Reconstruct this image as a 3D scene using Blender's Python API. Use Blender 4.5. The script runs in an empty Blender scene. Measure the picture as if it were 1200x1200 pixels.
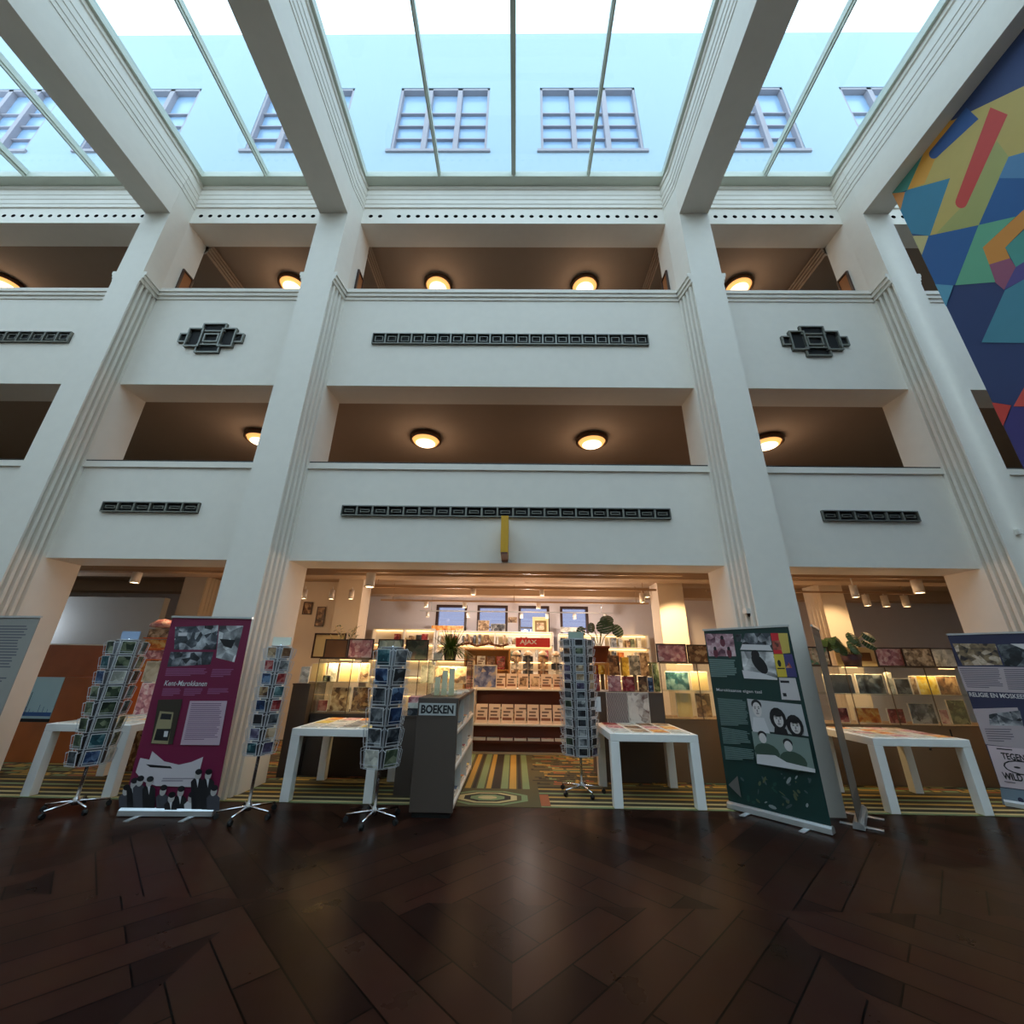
import bpy, math, random
from mathutils import Vector, Matrix
random.seed(7)
C = bpy.context.scene.collection
PI = math.pi
# ---------------------------------------------------------------- camera
H = 1.65; F = 475.3367
yaw, pitch, roll = [math.radians(v) for v in (-0.76888706, 20.60186257, 0.86732642)]
fw = Vector((math.sin(yaw)*math.cos(pitch), math.cos(yaw)*math.cos(pitch), math.sin(pitch)))
rt = Vector((math.cos(yaw), -math.sin(yaw), 0)); up = rt.cross(fw)
R = rt*math.cos(roll)+up*math.sin(roll); U = -rt*math.sin(roll)+up*math.cos(roll)
cam = bpy.data.objects.new('camera', bpy.data.cameras.new('camera')); C.objects.link(cam)
cam.data.sensor_fit = 'HORIZONTAL'; cam.data.sensor_width = 36; cam.data.lens = F/1200*36
cam.data.clip_end = 300
cam.matrix_world = Matrix(((R.x, U.x, -fw.x, 0), (R.y, U.y, -fw.y, 0), (R.z, U.z, -fw.z, H), (0, 0, 0, 1)))
bpy.context.scene.camera = cam
def ray(px, py): return R*((px-600)/F)+U*((600-py)/F)+fw
CAM = Vector((0, 0, H))
def onY(px, py, Y):
    d = ray(px, py); return CAM+d*(Y/d.y)
def onZ(px, py, z=0.0):
    d = ray(px, py); return CAM+d*((z-H)/d.z)
def onX(px, py, x):
    d = ray(px, py); return CAM+d*(x/d.x)
# ---------------------------------------------------------------- materials
def lin(c):
    return tuple(((v/255)/12.92 if v/255 <= .04045 else ((v/255+.055)/1.055)**2.4) for v in c)
MATS = {}
def mat(name, c, rough=.5, metal=0.0, noise=0.0, nscale=6.0, spec=.5):
    if name in MATS: return MATS[name]
    m = bpy.data.materials.new(name); m.use_nodes = True; nt = m.node_tree
    b = nt.nodes['Principled BSDF']; col = lin(c)
    b.inputs['Roughness'].default_value = rough; b.inputs['Metallic'].default_value = metal
    b.inputs['Specular IOR Level'].default_value = spec
    tc = nt.nodes.new('ShaderNodeTexCoord'); n = nt.nodes.new('ShaderNodeTexNoise')
    n.inputs['Scale'].default_value = nscale; n.inputs['Detail'].default_value = 4
    nt.links.new(tc.outputs['Object'], n.inputs['Vector'])
    mx = nt.nodes.new('ShaderNodeMix'); mx.data_type = 'RGBA'
    k = noise if noise else .04
    mx.inputs['A'].default_value = tuple(v*(1-k) for v in col)+(1,)
    mx.inputs['B'].default_value = tuple(min(1, v*(1+k)) for v in col)+(1,)
    nt.links.new(n.outputs['Fac'], mx.inputs['Factor']); nt.links.new(mx.outputs['Result'], b.inputs['Base Color'])
    MATS[name] = m; return m
def photo(name, cols, scale=9.0, rough=.45, dist=.35):
    """printed picture: blotches of a few inks"""
    if name in MATS: return MATS[name]
    m = bpy.data.materials.new(name); m.use_nodes = True; nt = m.node_tree
    b = nt.nodes['Principled BSDF']; b.inputs['Roughness'].default_value = rough
    tc = nt.nodes.new('ShaderNodeTexCoord'); n = nt.nodes.new('ShaderNodeTexNoise')
    oi = nt.nodes.new('ShaderNodeObjectInfo'); ad = nt.nodes.new('ShaderNodeVectorMath'); ad.operation = 'ADD'
    sc = nt.nodes.new('ShaderNodeVectorMath'); sc.operation = 'SCALE'; sc.inputs[3].default_value = 1
    cmb = nt.nodes.new('ShaderNodeCombineXYZ'); mul = nt.nodes.new('ShaderNodeMath'); mul.operation = 'MULTIPLY'; mul.inputs[1].default_value = 37
    nt.links.new(oi.outputs['Random'], mul.inputs[0])
    for i in range(3): nt.links.new(mul.outputs[0], cmb.inputs[i])
    nt.links.new(tc.outputs['Object'], ad.inputs[0]); nt.links.new(cmb.outputs[0], ad.inputs[1])
    n.inputs['Scale'].default_value = scale; n.inputs['Detail'].default_value = 6; n.inputs['Distortion'].default_value = dist
    nt.links.new(ad.outputs[0], n.inputs['Vector'])
    r = nt.nodes.new('ShaderNodeValToRGB'); el = r.color_ramp.elements
    k = len(cols)
    for i, c in enumerate(cols):
        p = .33+.34*i/max(1, k-1)
        e = el[i] if i < 2 else el.new(p)
        e.position = p; e.color = lin(c)+(1,)
    vo = nt.nodes.new('ShaderNodeTexVoronoi'); vo.inputs['Scale'].default_value = scale*1.7; nt.links.new(ad.outputs[0], vo.inputs['Vector'])
    sp = nt.nodes.new('ShaderNodeSeparateColor'); nt.links.new(vo.outputs['Color'], sp.inputs[0])
    mm = nt.nodes.new('ShaderNodeMix'); mm.inputs['Factor'].default_value = .28
    nt.links.new(n.outputs['Fac'], mm.inputs['A']); nt.links.new(sp.outputs[0], mm.inputs['B'])
    nt.links.new(mm.outputs['Result'], r.inputs['Fac']); nt.links.new(r.outputs['Color'], b.inputs['Base Color'])
    MATS[name] = m; return m
def stripes(name, c1, c2, scale, rot):
    m = mat(name, c1, .5); nt = m.node_tree; tc = nt.nodes.new('ShaderNodeTexCoord'); mp = nt.nodes.new('ShaderNodeMapping'); mp.inputs['Rotation'].default_value = (0, rot, 0)
    w = nt.nodes.new('ShaderNodeTexWave'); w.inputs['Scale'].default_value = scale; w.inputs['Distortion'].default_value = 2.5
    mx = nt.nodes.new('ShaderNodeMix'); mx.data_type = 'RGBA'; mx.inputs['A'].default_value = lin(c1)+(1,); mx.inputs['B'].default_value = lin(c2)+(1,)
    nt.links.new(tc.outputs['Object'], mp.inputs[0]); nt.links.new(mp.outputs[0], w.inputs['Vector']); nt.links.new(w.outputs['Fac'], mx.inputs['Factor'])
    nt.links.new(mx.outputs['Result'], nt.nodes['Principled BSDF'].inputs['Base Color']); return m
def emit(name, c, s):
    if name in MATS: return MATS[name]
    m = bpy.data.materials.new(name); m.use_nodes = True
    b = m.node_tree.nodes['Principled BSDF']; b.inputs['Base Color'].default_value = lin(c)+(1,)
    b.inputs['Emission Color'].default_value = lin(c)+(1,); b.inputs['Emission Strength'].default_value = s
    MATS[name] = m; return m
def glassmat(name, tint, gloss=.06):
    m = bpy.data.materials.new(name); m.use_nodes = True; nt = m.node_tree; nt.nodes.clear()
    o = nt.nodes.new('ShaderNodeOutputMaterial'); t = nt.nodes.new('ShaderNodeBsdfTransparent'); g = nt.nodes.new('ShaderNodeBsdfGlossy')
    t.inputs['Color'].default_value = tint+(1,); g.inputs['Roughness'].default_value = .02
    x = nt.nodes.new('ShaderNodeMixShader'); x.inputs[0].default_value = gloss
    nt.links.new(t.outputs[0], x.inputs[1]); nt.links.new(g.outputs[0], x.inputs[2]); nt.links.new(x.outputs[0], o.inputs[0])
    MATS[name] = m; return m
def planks(name, c1, c2, cm, ang, cell, rough, sx, sy):
    m = bpy.data.materials.new(name); m.use_nodes = True; nt = m.node_tree
    b = nt.nodes['Principled BSDF']; tc = nt.nodes.new('ShaderNodeTexCoord')
    outs = []
    for a in (ang, -ang):
        mp = nt.nodes.new('ShaderNodeMapping'); mp.inputs['Rotation'].default_value = (0, 0, a)
        br = nt.nodes.new('ShaderNodeTexBrick'); br.inputs['Scale'].default_value = 1
        br.inputs['Color1'].default_value = lin(c1)+(1,); br.inputs['Color2'].default_value = lin(c2)+(1,); br.inputs['Mortar'].default_value = lin(cm)+(1,)
        br.inputs['Mortar Size'].default_value = .006; br.inputs['Brick Width'].default_value = sx; br.inputs['Row Height'].default_value = sy
        br.inputs['Bias'].default_value = -.25
        nt.links.new(tc.outputs['Object'], mp.inputs[0]); nt.links.new(mp.outputs[0], br.inputs['Vector']); outs.append(br)
    ck = nt.nodes.new('ShaderNodeTexChecker'); ck.inputs['Scale'].default_value = 1/cell
    nt.links.new(tc.outputs['Object'], ck.inputs['Vector'])
    mx = nt.nodes.new('ShaderNodeMix'); mx.data_type = 'RGBA'
    nt.links.new(ck.outputs['Fac'], mx.inputs['Factor']); nt.links.new(outs[0].outputs['Color'], mx.inputs['A']); nt.links.new(outs[1].outputs['Color'], mx.inputs['B'])
    n = nt.nodes.new('ShaderNodeTexNoise'); n.inputs['Scale'].default_value = 2.5; n.inputs['Detail'].default_value = 5
    nt.links.new(tc.outputs['Object'], n.inputs['Vector'])
    m2 = nt.nodes.new('ShaderNodeMix'); m2.data_type = 'RGBA'; m2.blend_type = 'MULTIPLY'; m2.inputs['Factor'].default_value = .35
    nt.links.new(mx.outputs['Result'], m2.inputs['A']); nt.links.new(n.outputs['Color'], m2.inputs['B'])
    nt.links.new(m2.outputs['Result'], b.inputs['Base Color'])
    b.inputs['Specular IOR Level'].default_value = .045
    mr = nt.nodes.new('ShaderNodeMapRange'); mr.inputs['To Min'].default_value = rough-.06; mr.inputs['To Max'].default_value = rough+.1
    nt.links.new(n.outputs['Fac'], mr.inputs['Value']); nt.links.new(mr.outputs['Result'], b.inputs['Roughness'])
    MATS[name] = m; return m
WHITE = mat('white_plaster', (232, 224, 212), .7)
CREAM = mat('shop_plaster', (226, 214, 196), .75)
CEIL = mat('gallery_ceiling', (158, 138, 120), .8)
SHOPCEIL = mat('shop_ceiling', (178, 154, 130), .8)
BRONZE = mat('dark_bronze', (124, 124, 116), .45, .4)
BLACK = mat('black_recess', (14, 14, 14), .8)
DARKRAIL = mat('dark_rail', (38, 34, 32), .35)
ALU = mat('aluminium', (205, 208, 210), .3, .8)
CHROME = mat('chrome', (225, 225, 228), .18, 1.0)
WIRE = mat('white_wire', (205, 208, 212), .35, .3)
TABLEW = mat('table_white', (246, 244, 238), .4)
RUBBER = mat('black_rubber', (20, 20, 20), .6)
SHELFW = mat('shelf_white', (226, 222, 212), .5)
TAUPE = mat('taupe_panel', (84, 72, 64), .5)
DARKB = mat('dark_cabinet', (58, 48, 42), .5)
BROWN = mat('brown_cabinet', (128, 98, 70), .5)
DRED = mat('dark_red_wood', (92, 42, 30), .45)
WOOD = mat('warm_wood', (158, 82, 36), .35, noise=.35, nscale=3)
FRAME = mat('dark_frame', (60, 36, 28), .4)
PAPER = mat('paper', (236, 226, 210), .7)
CARDW = mat('card_white', (232, 232, 232), .5)
LEAF = mat('leaf_green', (82, 116, 52), .5, noise=.4, nscale=20)
LEAFD = mat('leaf_dark', (52, 84, 46), .4, noise=.4, nscale=20)
STEM = mat('stem_green', (120, 128, 84), .6)
TERRA = mat('terracotta', (140, 72, 44), .7)
POT = mat('dark_pot', (62, 30, 40), .5)
GLASS = glassmat('case_glass', (.93, .95, .92), .07)
SKYGLASS = glassmat('roof_glass', (.9, .95, .97), .03)
WINGLASS = glassmat('window_glass', (.44, .43, .50), .08)
LAMPBODY = mat('lamp_white', (226, 220, 210), .4)
LENS = emit('spot_lens', (255, 226, 180), 14)
DOME = emit('dome_glass', (255, 190, 110), 1.0)
DOMEC = emit('dome_glass_centre', (255, 228, 190), 3.0)
SHELFLED = emit('shelf_led', (255, 206, 140), 4)
# ---------------------------------------------------------------- mesh builder
class MB:
    def __init__(s): s.v = []; s.f = []; s.m = []; s.sm = []
    def face(s, pts, m=0, smooth=False):
        b = len(s.v); s.v += [tuple(p) for p in pts]; s.f.append(tuple(range(b, b+len(pts)))); s.m.append(m); s.sm.append(smooth); return s
    def box(s, x0, x1, y0, y1, z0, z1, m=0):
        b = len(s.v)
        s.v += [(x0, y0, z0), (x1, y0, z0), (x1, y1, z0), (x0, y1, z0), (x0, y0, z1), (x1, y0, z1), (x1, y1, z1), (x0, y1, z1)]
        for q in ((0, 3, 2, 1), (4, 5, 6, 7), (0, 1, 5, 4), (1, 2, 6, 5), (2, 3, 7, 6), (3, 0, 4, 7)):
            s.f.append(tuple(b+i for i in q)); s.m.append(m); s.sm.append(False)
        return s
    def prism(s, pts, z0, z1, m=0):
        n = len(pts); b = len(s.v)
        s.v += [(p[0], p[1], z0) for p in pts]+[(p[0], p[1], z1) for p in pts]
        for i in range(n):
            j = (i+1) % n; s.f.append((b+i, b+j, b+n+j, b+n+i)); s.m.append(m); s.sm.append(False)
        s.f.append(tuple(b+n+i for i in range(n))); s.m.append(m); s.sm.append(False)
        s.f.append(tuple(b+i for i in reversed(range(n)))); s.m.append(m); s.sm.append(False)
        return s
    def extx(s, prof, x0, x1, m=0):
        """(y,z) profile polygon pushed along x"""
        n = len(prof); b = len(s.v)
        s.v += [(x0, p[0], p[1]) for p in prof]+[(x1, p[0], p[1]) for p in prof]
        for i in range(n):
            j = (i+1) % n; s.f.append((b+i, b+n+i, b+n+j, b+j)); s.m.append(m); s.sm.append(False)
        s.f.append(tuple(b+i for i in range(n))); s.m.append(m); s.sm.append(False)
        s.f.append(tuple(b+n+i for i in reversed(range(n)))); s.m.append(m); s.sm.append(False)
        return s
    def exty(s, prof, y0, y1, m=0):
        n = len(prof); b = len(s.v)
        s.v += [(p[0], y0, p[1]) for p in prof]+[(p[0], y1, p[1]) for p in prof]
        for i in range(n):
            j = (i+1) % n; s.f.append((b+i, b+j, b+n+j, b+n+i)); s.m.append(m); s.sm.append(False)
        s.f.append(tuple(b+i for i in reversed(range(n)))); s.m.append(m); s.sm.append(False)
        s.f.append(tuple(b+n+i for i in range(n))); s.m.append(m); s.sm.append(False)
        return s
    def tube(s, p0, p1, r0, r1=None, n=8, m=0, cap=True):
        r1 = r0 if r1 is None else r1
        p0, p1 = Vector(p0), Vector(p1); d = (p1-p0).normalized()
        a = d.cross(Vector((0, 0, 1)) if abs(d.z) < .9 else Vector((1, 0, 0))).normalized(); c = d.cross(a)
        b = len(s.v)
        for p, r in ((p0, r0), (p1, r1)):
            for i in range(n):
                t = 2*PI*i/n+PI/n; s.v.append(tuple(p+a*(r*math.cos(t))+c*(r*math.sin(t))))
        for i in range(n):
            j = (i+1) % n; s.f.append((b+i, b+n+i, b+n+j, b+j)); s.m.append(m); s.sm.append(n > 5)
        if cap:
            s.f.append(tuple(b+i for i in range(n))); s.m.append(m); s.sm.append(False)
            s.f.append(tuple(b+n+i for i in reversed(range(n)))); s.m.append(m); s.sm.append(False)
        return s
    def path(s, pts, r, n=6, m=0):
        for a, b in zip(pts, pts[1:]): s.tube(a, b, r, n=n, m=m)
        return s
    def lathe(s, prof, c=(0, 0, 0), n=20, m=0):
        b = len(s.v)
        for r, z in prof:
            for i in range(n):
                t = 2*PI*i/n; s.v.append((c[0]+r*math.cos(t), c[1]+r*math.sin(t), c[2]+z))
        for k in range(len(prof)-1):
            for i in range(n):
                j = (i+1) % n
                s.f.append((b+k*n+i, b+k*n+j, b+(k+1)*n+j, b+(k+1)*n+i)); s.m.append(m); s.sm.append(True)
        return s
    def xform(s, M, start=0):
        s.v[start:] = [tuple(M @ Vector(p)) for p in s.v[start:]]; return s
    def mesh(s, name, mats):
        me = bpy.data.meshes.new(name); me.from_pydata(s.v, [], s.f)
        for m in (mats if isinstance(mats, (list, tuple)) else [mats]): me.materials.append(m)
        me.polygons.foreach_set('material_index', s.m); me.polygons.foreach_set('use_smooth', s.sm); me.update(); return me
    def build(s, name, mats, parent=None, loc=None, rot=None, bevel=0):
        o = bpy.data.objects.new(name, s.mesh(name, mats)); C.objects.link(o)
        if parent: o.parent = parent
        if loc: o.location = loc
        if rot is not None: o.rotation_euler = (0, 0, rot)
        if bevel:
            b = o.modifiers.new('bevel', 'BEVEL'); b.width = bevel; b.segments = 2; b.limit_method = 'ANGLE'
        return o
def tag(o, label, cat, group=None, kind=None):
    o['label'] = label
    if cat: o['category'] = cat
    if group: o['group'] = group
    if kind: o['kind'] = kind
    return o
def thing(name, label, cat, loc=(0, 0, 0), rot=0, group=None):
    o = bpy.data.objects.new(name, None); C.objects.link(o); o.location = loc; o.rotation_euler = (0, 0, rot); o.empty_display_size = .1
    return tag(o, label, cat, group)
def struct(name, mb, mats, label, bevel=0):
    return tag(mb.build(name, mats, bevel=bevel), label, name.split('_')[0], kind='structure')
def text_geo(txt, w, h, bold=.02, shear=0.0):
    """letters as flat faces, fitted into w x h, lower left corner at the origin"""
    cu = bpy.data.curves.new('letters', 'FONT'); cu.body = txt; cu.offset = bold; cu.shear = shear; cu.resolution_u = 3
    o = bpy.data.objects.new('letters', cu); me = o.to_mesh()
    vs = [v.co.copy() for v in me.vertices]; fs = [tuple(p.vertices) for p in me.polygons]
    o.to_mesh_clear(); bpy.data.objects.remove(o); bpy.data.curves.remove(cu)
    x0 = min(v.x for v in vs); x1 = max(v.x for v in vs); y0 = min(v.y for v in vs); y1 = max(v.y for v in vs)
    return [((v.x-x0)/(x1-x0)*w, (v.y-y0)/(y1-y0)*h) for v in vs], fs
class Print(MB):
    """things printed on a flat sheet: local x along the sheet, z up, the front towards -y"""
    def __init__(s, origin=None, axis=None):
        super().__init__(); s.lean = 0; s.k = 0; s.O = origin; s.A = axis; s.mats = []
    def mi(s, m):
        if m not in s.mats: s.mats.append(m)
        return s.mats.index(m)
    def step(s): s.k += 1; return -.0006*s.k
    def loc(s, px, py):
        """a point of the sheet seen at a pixel -> sheet coordinates"""
        d = ray(px, py); n = s.A.cross(Vector((0, 0, 1)))
        t = (s.O-CAM).dot(n)/d.dot(n); p = CAM+d*t-s.O
        return p.dot(s.A)-s.lean*p.z, p.z
    def poly(s, pts, m, px=False):
        y = s.step()
        if px: pts = [s.loc(*p) for p in pts]
        a = sum(pts[i][0]*pts[(i+1) % len(pts)][1]-pts[(i+1) % len(pts)][0]*pts[i][1] for i in range(len(pts)))
        if a < 0: pts = pts[::-1]
        s.face([(p[0], y, p[1]) for p in pts], s.mi(m)); return s
    def rect(s, x0, z0, x1, z1, m): return s.poly([(x0, z0), (x1, z0), (x1, z1), (x0, z1)], m)
    def ell(s, cx, cz, rx, rz, m, n=14, a=0):
        return s.poly([(cx+rx*math.cos(2*PI*i/n)*math.cos(a)-rz*math.sin(2*PI*i/n)*math.sin(a), cz+rx*math.cos(2*PI*i/n)*math.sin(a)+rz*math.sin(2*PI*i/n)*math.cos(a)) for i in range(n)], m)
    def lines(s, quad, n, m, fill=.55, px=True):
        """rows of small writing inside a four cornered block (tl,tr,br,bl)"""
        q = [s.loc(*p) for p in quad] if px else quad
        y = s.step(); k = s.mi(m)
        L = lambda a, b, t: (a[0]+(b[0]-a[0])*t, a[1]+(b[1]-a[1])*t)
        for i in range(n):
            t0, t1 = i/n, (i+fill)/n
            a, b = L(q[0], q[3], t0), L(q[1], q[2], t0); c, d = L(q[1], q[2], t1), L(q[0], q[3], t1)
            e = 1-random.random()*.12 if i < n-1 else .6
            b, c = L(a, b, e), L(d, c, e)
            s.face([(p[0], y, p[1]) for p in (d, c, b, a)], k)
        return s
    def text(s, txt, x, z, w, h, m, bold=.02, shear=0.0):
        y = s.step(); vs, fs = text_geo(txt, w, h, bold, shear); b = len(s.v); k = s.mi(m)
        s.v += [(x+p[0], y, z+p[1]) for p in vs]
        for f in fs: s.f.append(tuple(b+i for i in f)); s.m.append(k); s.sm.append(False)
        return s
    def out(s, name, parent=None): return s.build(name, s.mats, parent)
ORD = ['zeroth', 'first', 'second', 'third', 'fourth', 'fifth', 'sixth', 'seventh', 'eighth', 'ninth', 'tenth', 'eleventh', 'twelfth', 'thirteenth', 'fourteenth', 'fifteenth', 'sixteenth', 'seventeenth', 'eighteenth', 'nineteenth', 'twentieth']
# ---------------------------------------------------------------- building: measures
DF, DP, DB = 5.82, 6.282, 6.84          # pier front, wall front, back of the wall
ZA, ZB, ZC, ZBEAM = 3.148, 6.516, 10.97, 10.60
PIERS = [  # front x0,x1 ; back x0,x1
    (-15.67, -15.05, -15.70, -15.0),
    (-8.04, -7.50, -8.04, -7.55),
    (-4.277, -3.678, -4.33, -3.612),
    (3.356, 3.955, 3.264, 4.02),
    (7.187, 7.727, 7.213, 7.75),
    (14.74, 15.36, 14.70, 15.40)]
BAYS = [(-15.0, -8.04), (-7.55, -4.33), (-3.612, 3.264), (4.02, 7.213), (7.75, 14.70)]
BN = ['far west', 'west', 'middle', 'east', 'far east']
# piers
def flutes(xf, yf, xb, yb, n=4, d=.035):
    """points from front to back along a fluted side; grooves sink to the inside (sign by side)"""
    pts = []; sgn = 1 if xf > 0 else -1
    return pts
for i, (a, b, c, d) in enumerate(PIERS):
    def side(xf, xb, inward):
        pts = [(xf, DF)]
        n = 4; L = DP-DF
        for k in range(n):
            y0 = DF+.03+(L-.04)*k/n; y1 = DF+.03+(L-.04)*(k+1)/n
            for t, dd in ((0, 0), (.05, .85), (.28, 1), (.5, .85), (.55, 0)):
                y = y0+(y1-y0)*t; x = xf+(xb-xf)*(y-DF)/L
                pts.append((x+inward*.072*dd, y))
        pts.append((xb, DP)); return pts
    left = side(a, c, +1); right = side(b, d, -1)
    low = MB().prism(right+[(d+.012, DB), (c-.012, DB)]+left[::-1], 0, 8.74)
    low.prism([(b, DF), (d, DP), (d, DB), (c, DB), (c, DP), (a, DF)], 8.74, 12.3)
    # cap moulding that returns along both sides
    for xf, xb, s in ((a, c, -1), (b, d, 1)):
        for z0, z1, o in ((11.40, 11.50, .012), (11.50, 11.64, .024), (11.64, 11.78, .036), (11.78, 11.94, .048), (11.94, 12.02, .03), (12.02, 12.12, .06), (8.642, 8.72, .02), (8.72, 8.80, .05), (8.80, 8.885, .075)):
            low.prism([(xf-s*.1, DF+.004), (xf+s*o, DF+.004), (xb+s*o, DP), (xb-s*.1, DP)][::(1 if s > 0 else -1)], z0, z1)
    struct('pillar', low, [WHITE], 'white fluted pillar %s' % ['at the far west end', 'between the left bay and the grey banner', 'behind the magenta banner', 'behind the green banner', 'beside the coloured wall hanging', 'at the far east end'][i])
# bands of wall bay by bay
for (x0, x1), bn in zip(BAYS, BN):
    X0, X1 = x0-.04, x1+.04
    w = MB()
    w.box(X0, X1, DP, DB, ZA, 4.02); w.box(X0, X1, DP, 6.47, 4.02, 4.764)
    struct('wall_lower_gallery', w, [WHITE], 'white gallery parapet above the ground floor opening, %s bay' % bn)
    c = MB().box(X0, X1, DP-.035, 6.5, 4.764, 4.872)
    c.box(X0, X1, DP-.015, 6.42, 4.872, 4.905, 1)
    struct('trim_1', c, [WHITE, DARKRAIL], 'white coping with thin dark rail on the lower gallery parapet, %s bay' % bn)
    w = MB().box(X0, X1, DP, DB, ZB, 7.3); w.box(X0, X1, DP, 6.47, 7.3, 8.642)
    struct('wall_upper_gallery', w, [WHITE], 'white gallery parapet of the upper floor, %s bay' % bn)
    c = MB()
    for z0, z1, o in ((8.642, 8.72, .02), (8.72, 8.80, .05), (8.80, 8.885, .075)): c.box(X0, X1, DP-o, 6.5, z0, z1)
    struct('trim_2', c, [WHITE], 'moulded white coping of the upper gallery parapet, %s bay' % bn)
    # frieze with the row of round holes
    w = MB(); zc, r = 11.21, .05; pitch = .2165
    n = int((x1-x0-.1)/pitch); xs = (x0+x1)/2-n*pitch/2
    w.box(X0, xs, DP, DB, ZC, 11.47); w.box(xs+n*pitch, X1, DP, DB, ZC, 11.47)
    w.box(xs, xs+n*pitch, DP+.12, DB, ZC, 11.47)
    w.face([(xs, DP, ZC), (xs, DP+.12, ZC), (xs+n*pitch, DP+.12, ZC), (xs+n*pitch, DP, ZC)])
    for k in range(n):
        cx = xs+(k+.5)*pitch; hx = pitch/2
        sq = []
        ci = []
        for q in range(16):
            t = 2*PI*q/16; ct, st = math.cos(t), math.sin(t)
            ci.append((cx+r*ct, zc+r*st))
            sc = 1/max(abs(ct), abs(st)); ex, ez = ct*sc, st*sc
            sq.append((cx+hx*ex, zc+(11.47-zc if ez > 0 else zc-ZC)*ez))
        if bn == 'middle' and k == 2: w.face([(cx-hx, DP, ZC), (cx+hx, DP, ZC), (cx+hx, DP, 11.47), (cx-hx, DP, 11.47)]); continue
        for q in range(16):
            p = (q+1) % 16
            w.face([(sq[q][0], DP, sq[q][1]), (sq[p][0], DP, sq[p][1]), (ci[p][0], DP, ci[p][1]), (ci[q][0], DP, ci[q][1])][::-1])
            w.face([(ci[q][0], DP, ci[q][1]), (ci[p][0], DP, ci[p][1]), (ci[p][0], DP+.1, ci[p][1]), (ci[q][0], DP+.1, ci[q][1])], 1)
        w.face([(c_[0], DP+.1, c_[1]) for c_ in ci], 1)
    struct('wall_frieze', w, [WHITE, BLACK], 'white frieze with a row of small round holes, %s bay' % bn)
    # cornice below the skylight
    prof = [(DB, 11.47), (DP, 11.47), (DP-.03, 11.47), (DP-.03, 11.56), (DP-.045, 11.58), (DP-.045, 11.69), (DP-.06, 11.71), (DP-.06, 11.82), (DP-.075, 11.84), (DP-.075, 11.96), (DP-.05, 11.98), (DP-.05, 12.02), (DP-.09, 12.04), (DP-.09, 12.12), (DB, 12.12)]
    struct('trim_3', MB().extx(prof, X0, X1), [WHITE], 'stepped white cornice under the glass roof, %s bay' % bn)
# beams across the hall with mouldings on both sides
YB = -7.6
for i, (a, b, c, d) in enumerate(PIERS):
    m = MB(); xm = (a+b)/2
    pr = [(a, ZBEAM), (b, ZBEAM)]
    st = [(0, 11.40), (.012, 11.40), (.012, 11.50), (.024, 11.51), (.024, 11.64), (.036, 11.65), (.036, 11.78), (.048, 11.79), (.048, 11.94), (.03, 11.95), (.03, 12.02), (.06, 12.03), (.06, 12.12)]
    pr += [(b+o, z) for o, z in st]+[(b, 12.4), (a, 12.4)]+[(a-o, z) for o, z in st[::-1]]
    m.exty(pr, YB, DF-.001)
    struct('ceiling_beam', m, [WHITE], 'white beam with moulded sides carrying the glass roof, %s' % ['first from the far west', 'second from the far west', 'above the pillar behind the magenta banner', 'above the pillar behind the green banner', 'above the coloured wall hanging', 'at the far east'][i])
# skylights: frame, bars, glass per bay
sky_edges = [(PIERS[i][1], PIERS[i+1][0]) for i in range(5)]
FR = mat('skylight_frame', (196, 200, 186), .5)
for i, (x0, x1) in enumerate(sky_edges):
    root = MB(); X0, X1 = x0+.09, x1-.09; f = .1
    root.box(x0, x1, 5.99, DB, 12.12, 12.3); root.box(x0, x1, YB, YB+.25, 12.12, 12.3)
    root.box(x0, X0+.03, YB+.25, 5.99, 12.12, 12.3); root.box(X1-.03, x1, YB+.25, 5.99, 12.12, 12.3)
    n = 4 if x1-x0 > 5 else 2
    for k in range(1, n):
        xc = X0+(X1-X0)*k/n; wd = .05 if (n == 4 and k == 2) else .035
        root.box(xc-wd, xc+wd, YB+.25, 5.99, 12.16, 12.3); root.box(xc-.015, xc+.015, YB+.25, 5.99, 12.1, 12.16)
    o = struct('window_%d' % (i+1), root, [FR], 'pale skylight frame with glazing bars, %s bay of the roof' % BN[i])
    MB().box(X0, X1, YB+.2, 6.05, 12.22, 12.232).build('glass', [SKYGLASS], o)
# rest of the hall behind and beside the camera
w = MB().box(-16.5, 16.5, -8.0, -7.6, 0, 12.4); struct('wall_south', w, [WHITE], 'white wall of the hall opposite the galleries')
for x0, x1, nm in ((-17, -16.5, 'west'), (16.5, 17, 'east')):
    struct('wall_'+nm, MB().box(x0, x1, -8, 12.3, 0, 12.4), [WHITE], 'white %s end wall of the hall' % nm)
# floors
WOODF = planks('parquet', (58, 34, 25), (17, 11, 10), (8, 6, 5), PI/4, 1.9, .28, 1.25, .25)
struct('floor', MB().box(-16.5, 16.5, -7.6, 5.97, -.2, 0), [WOODF], 'dark polished parquet floor of the hall')
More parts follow.
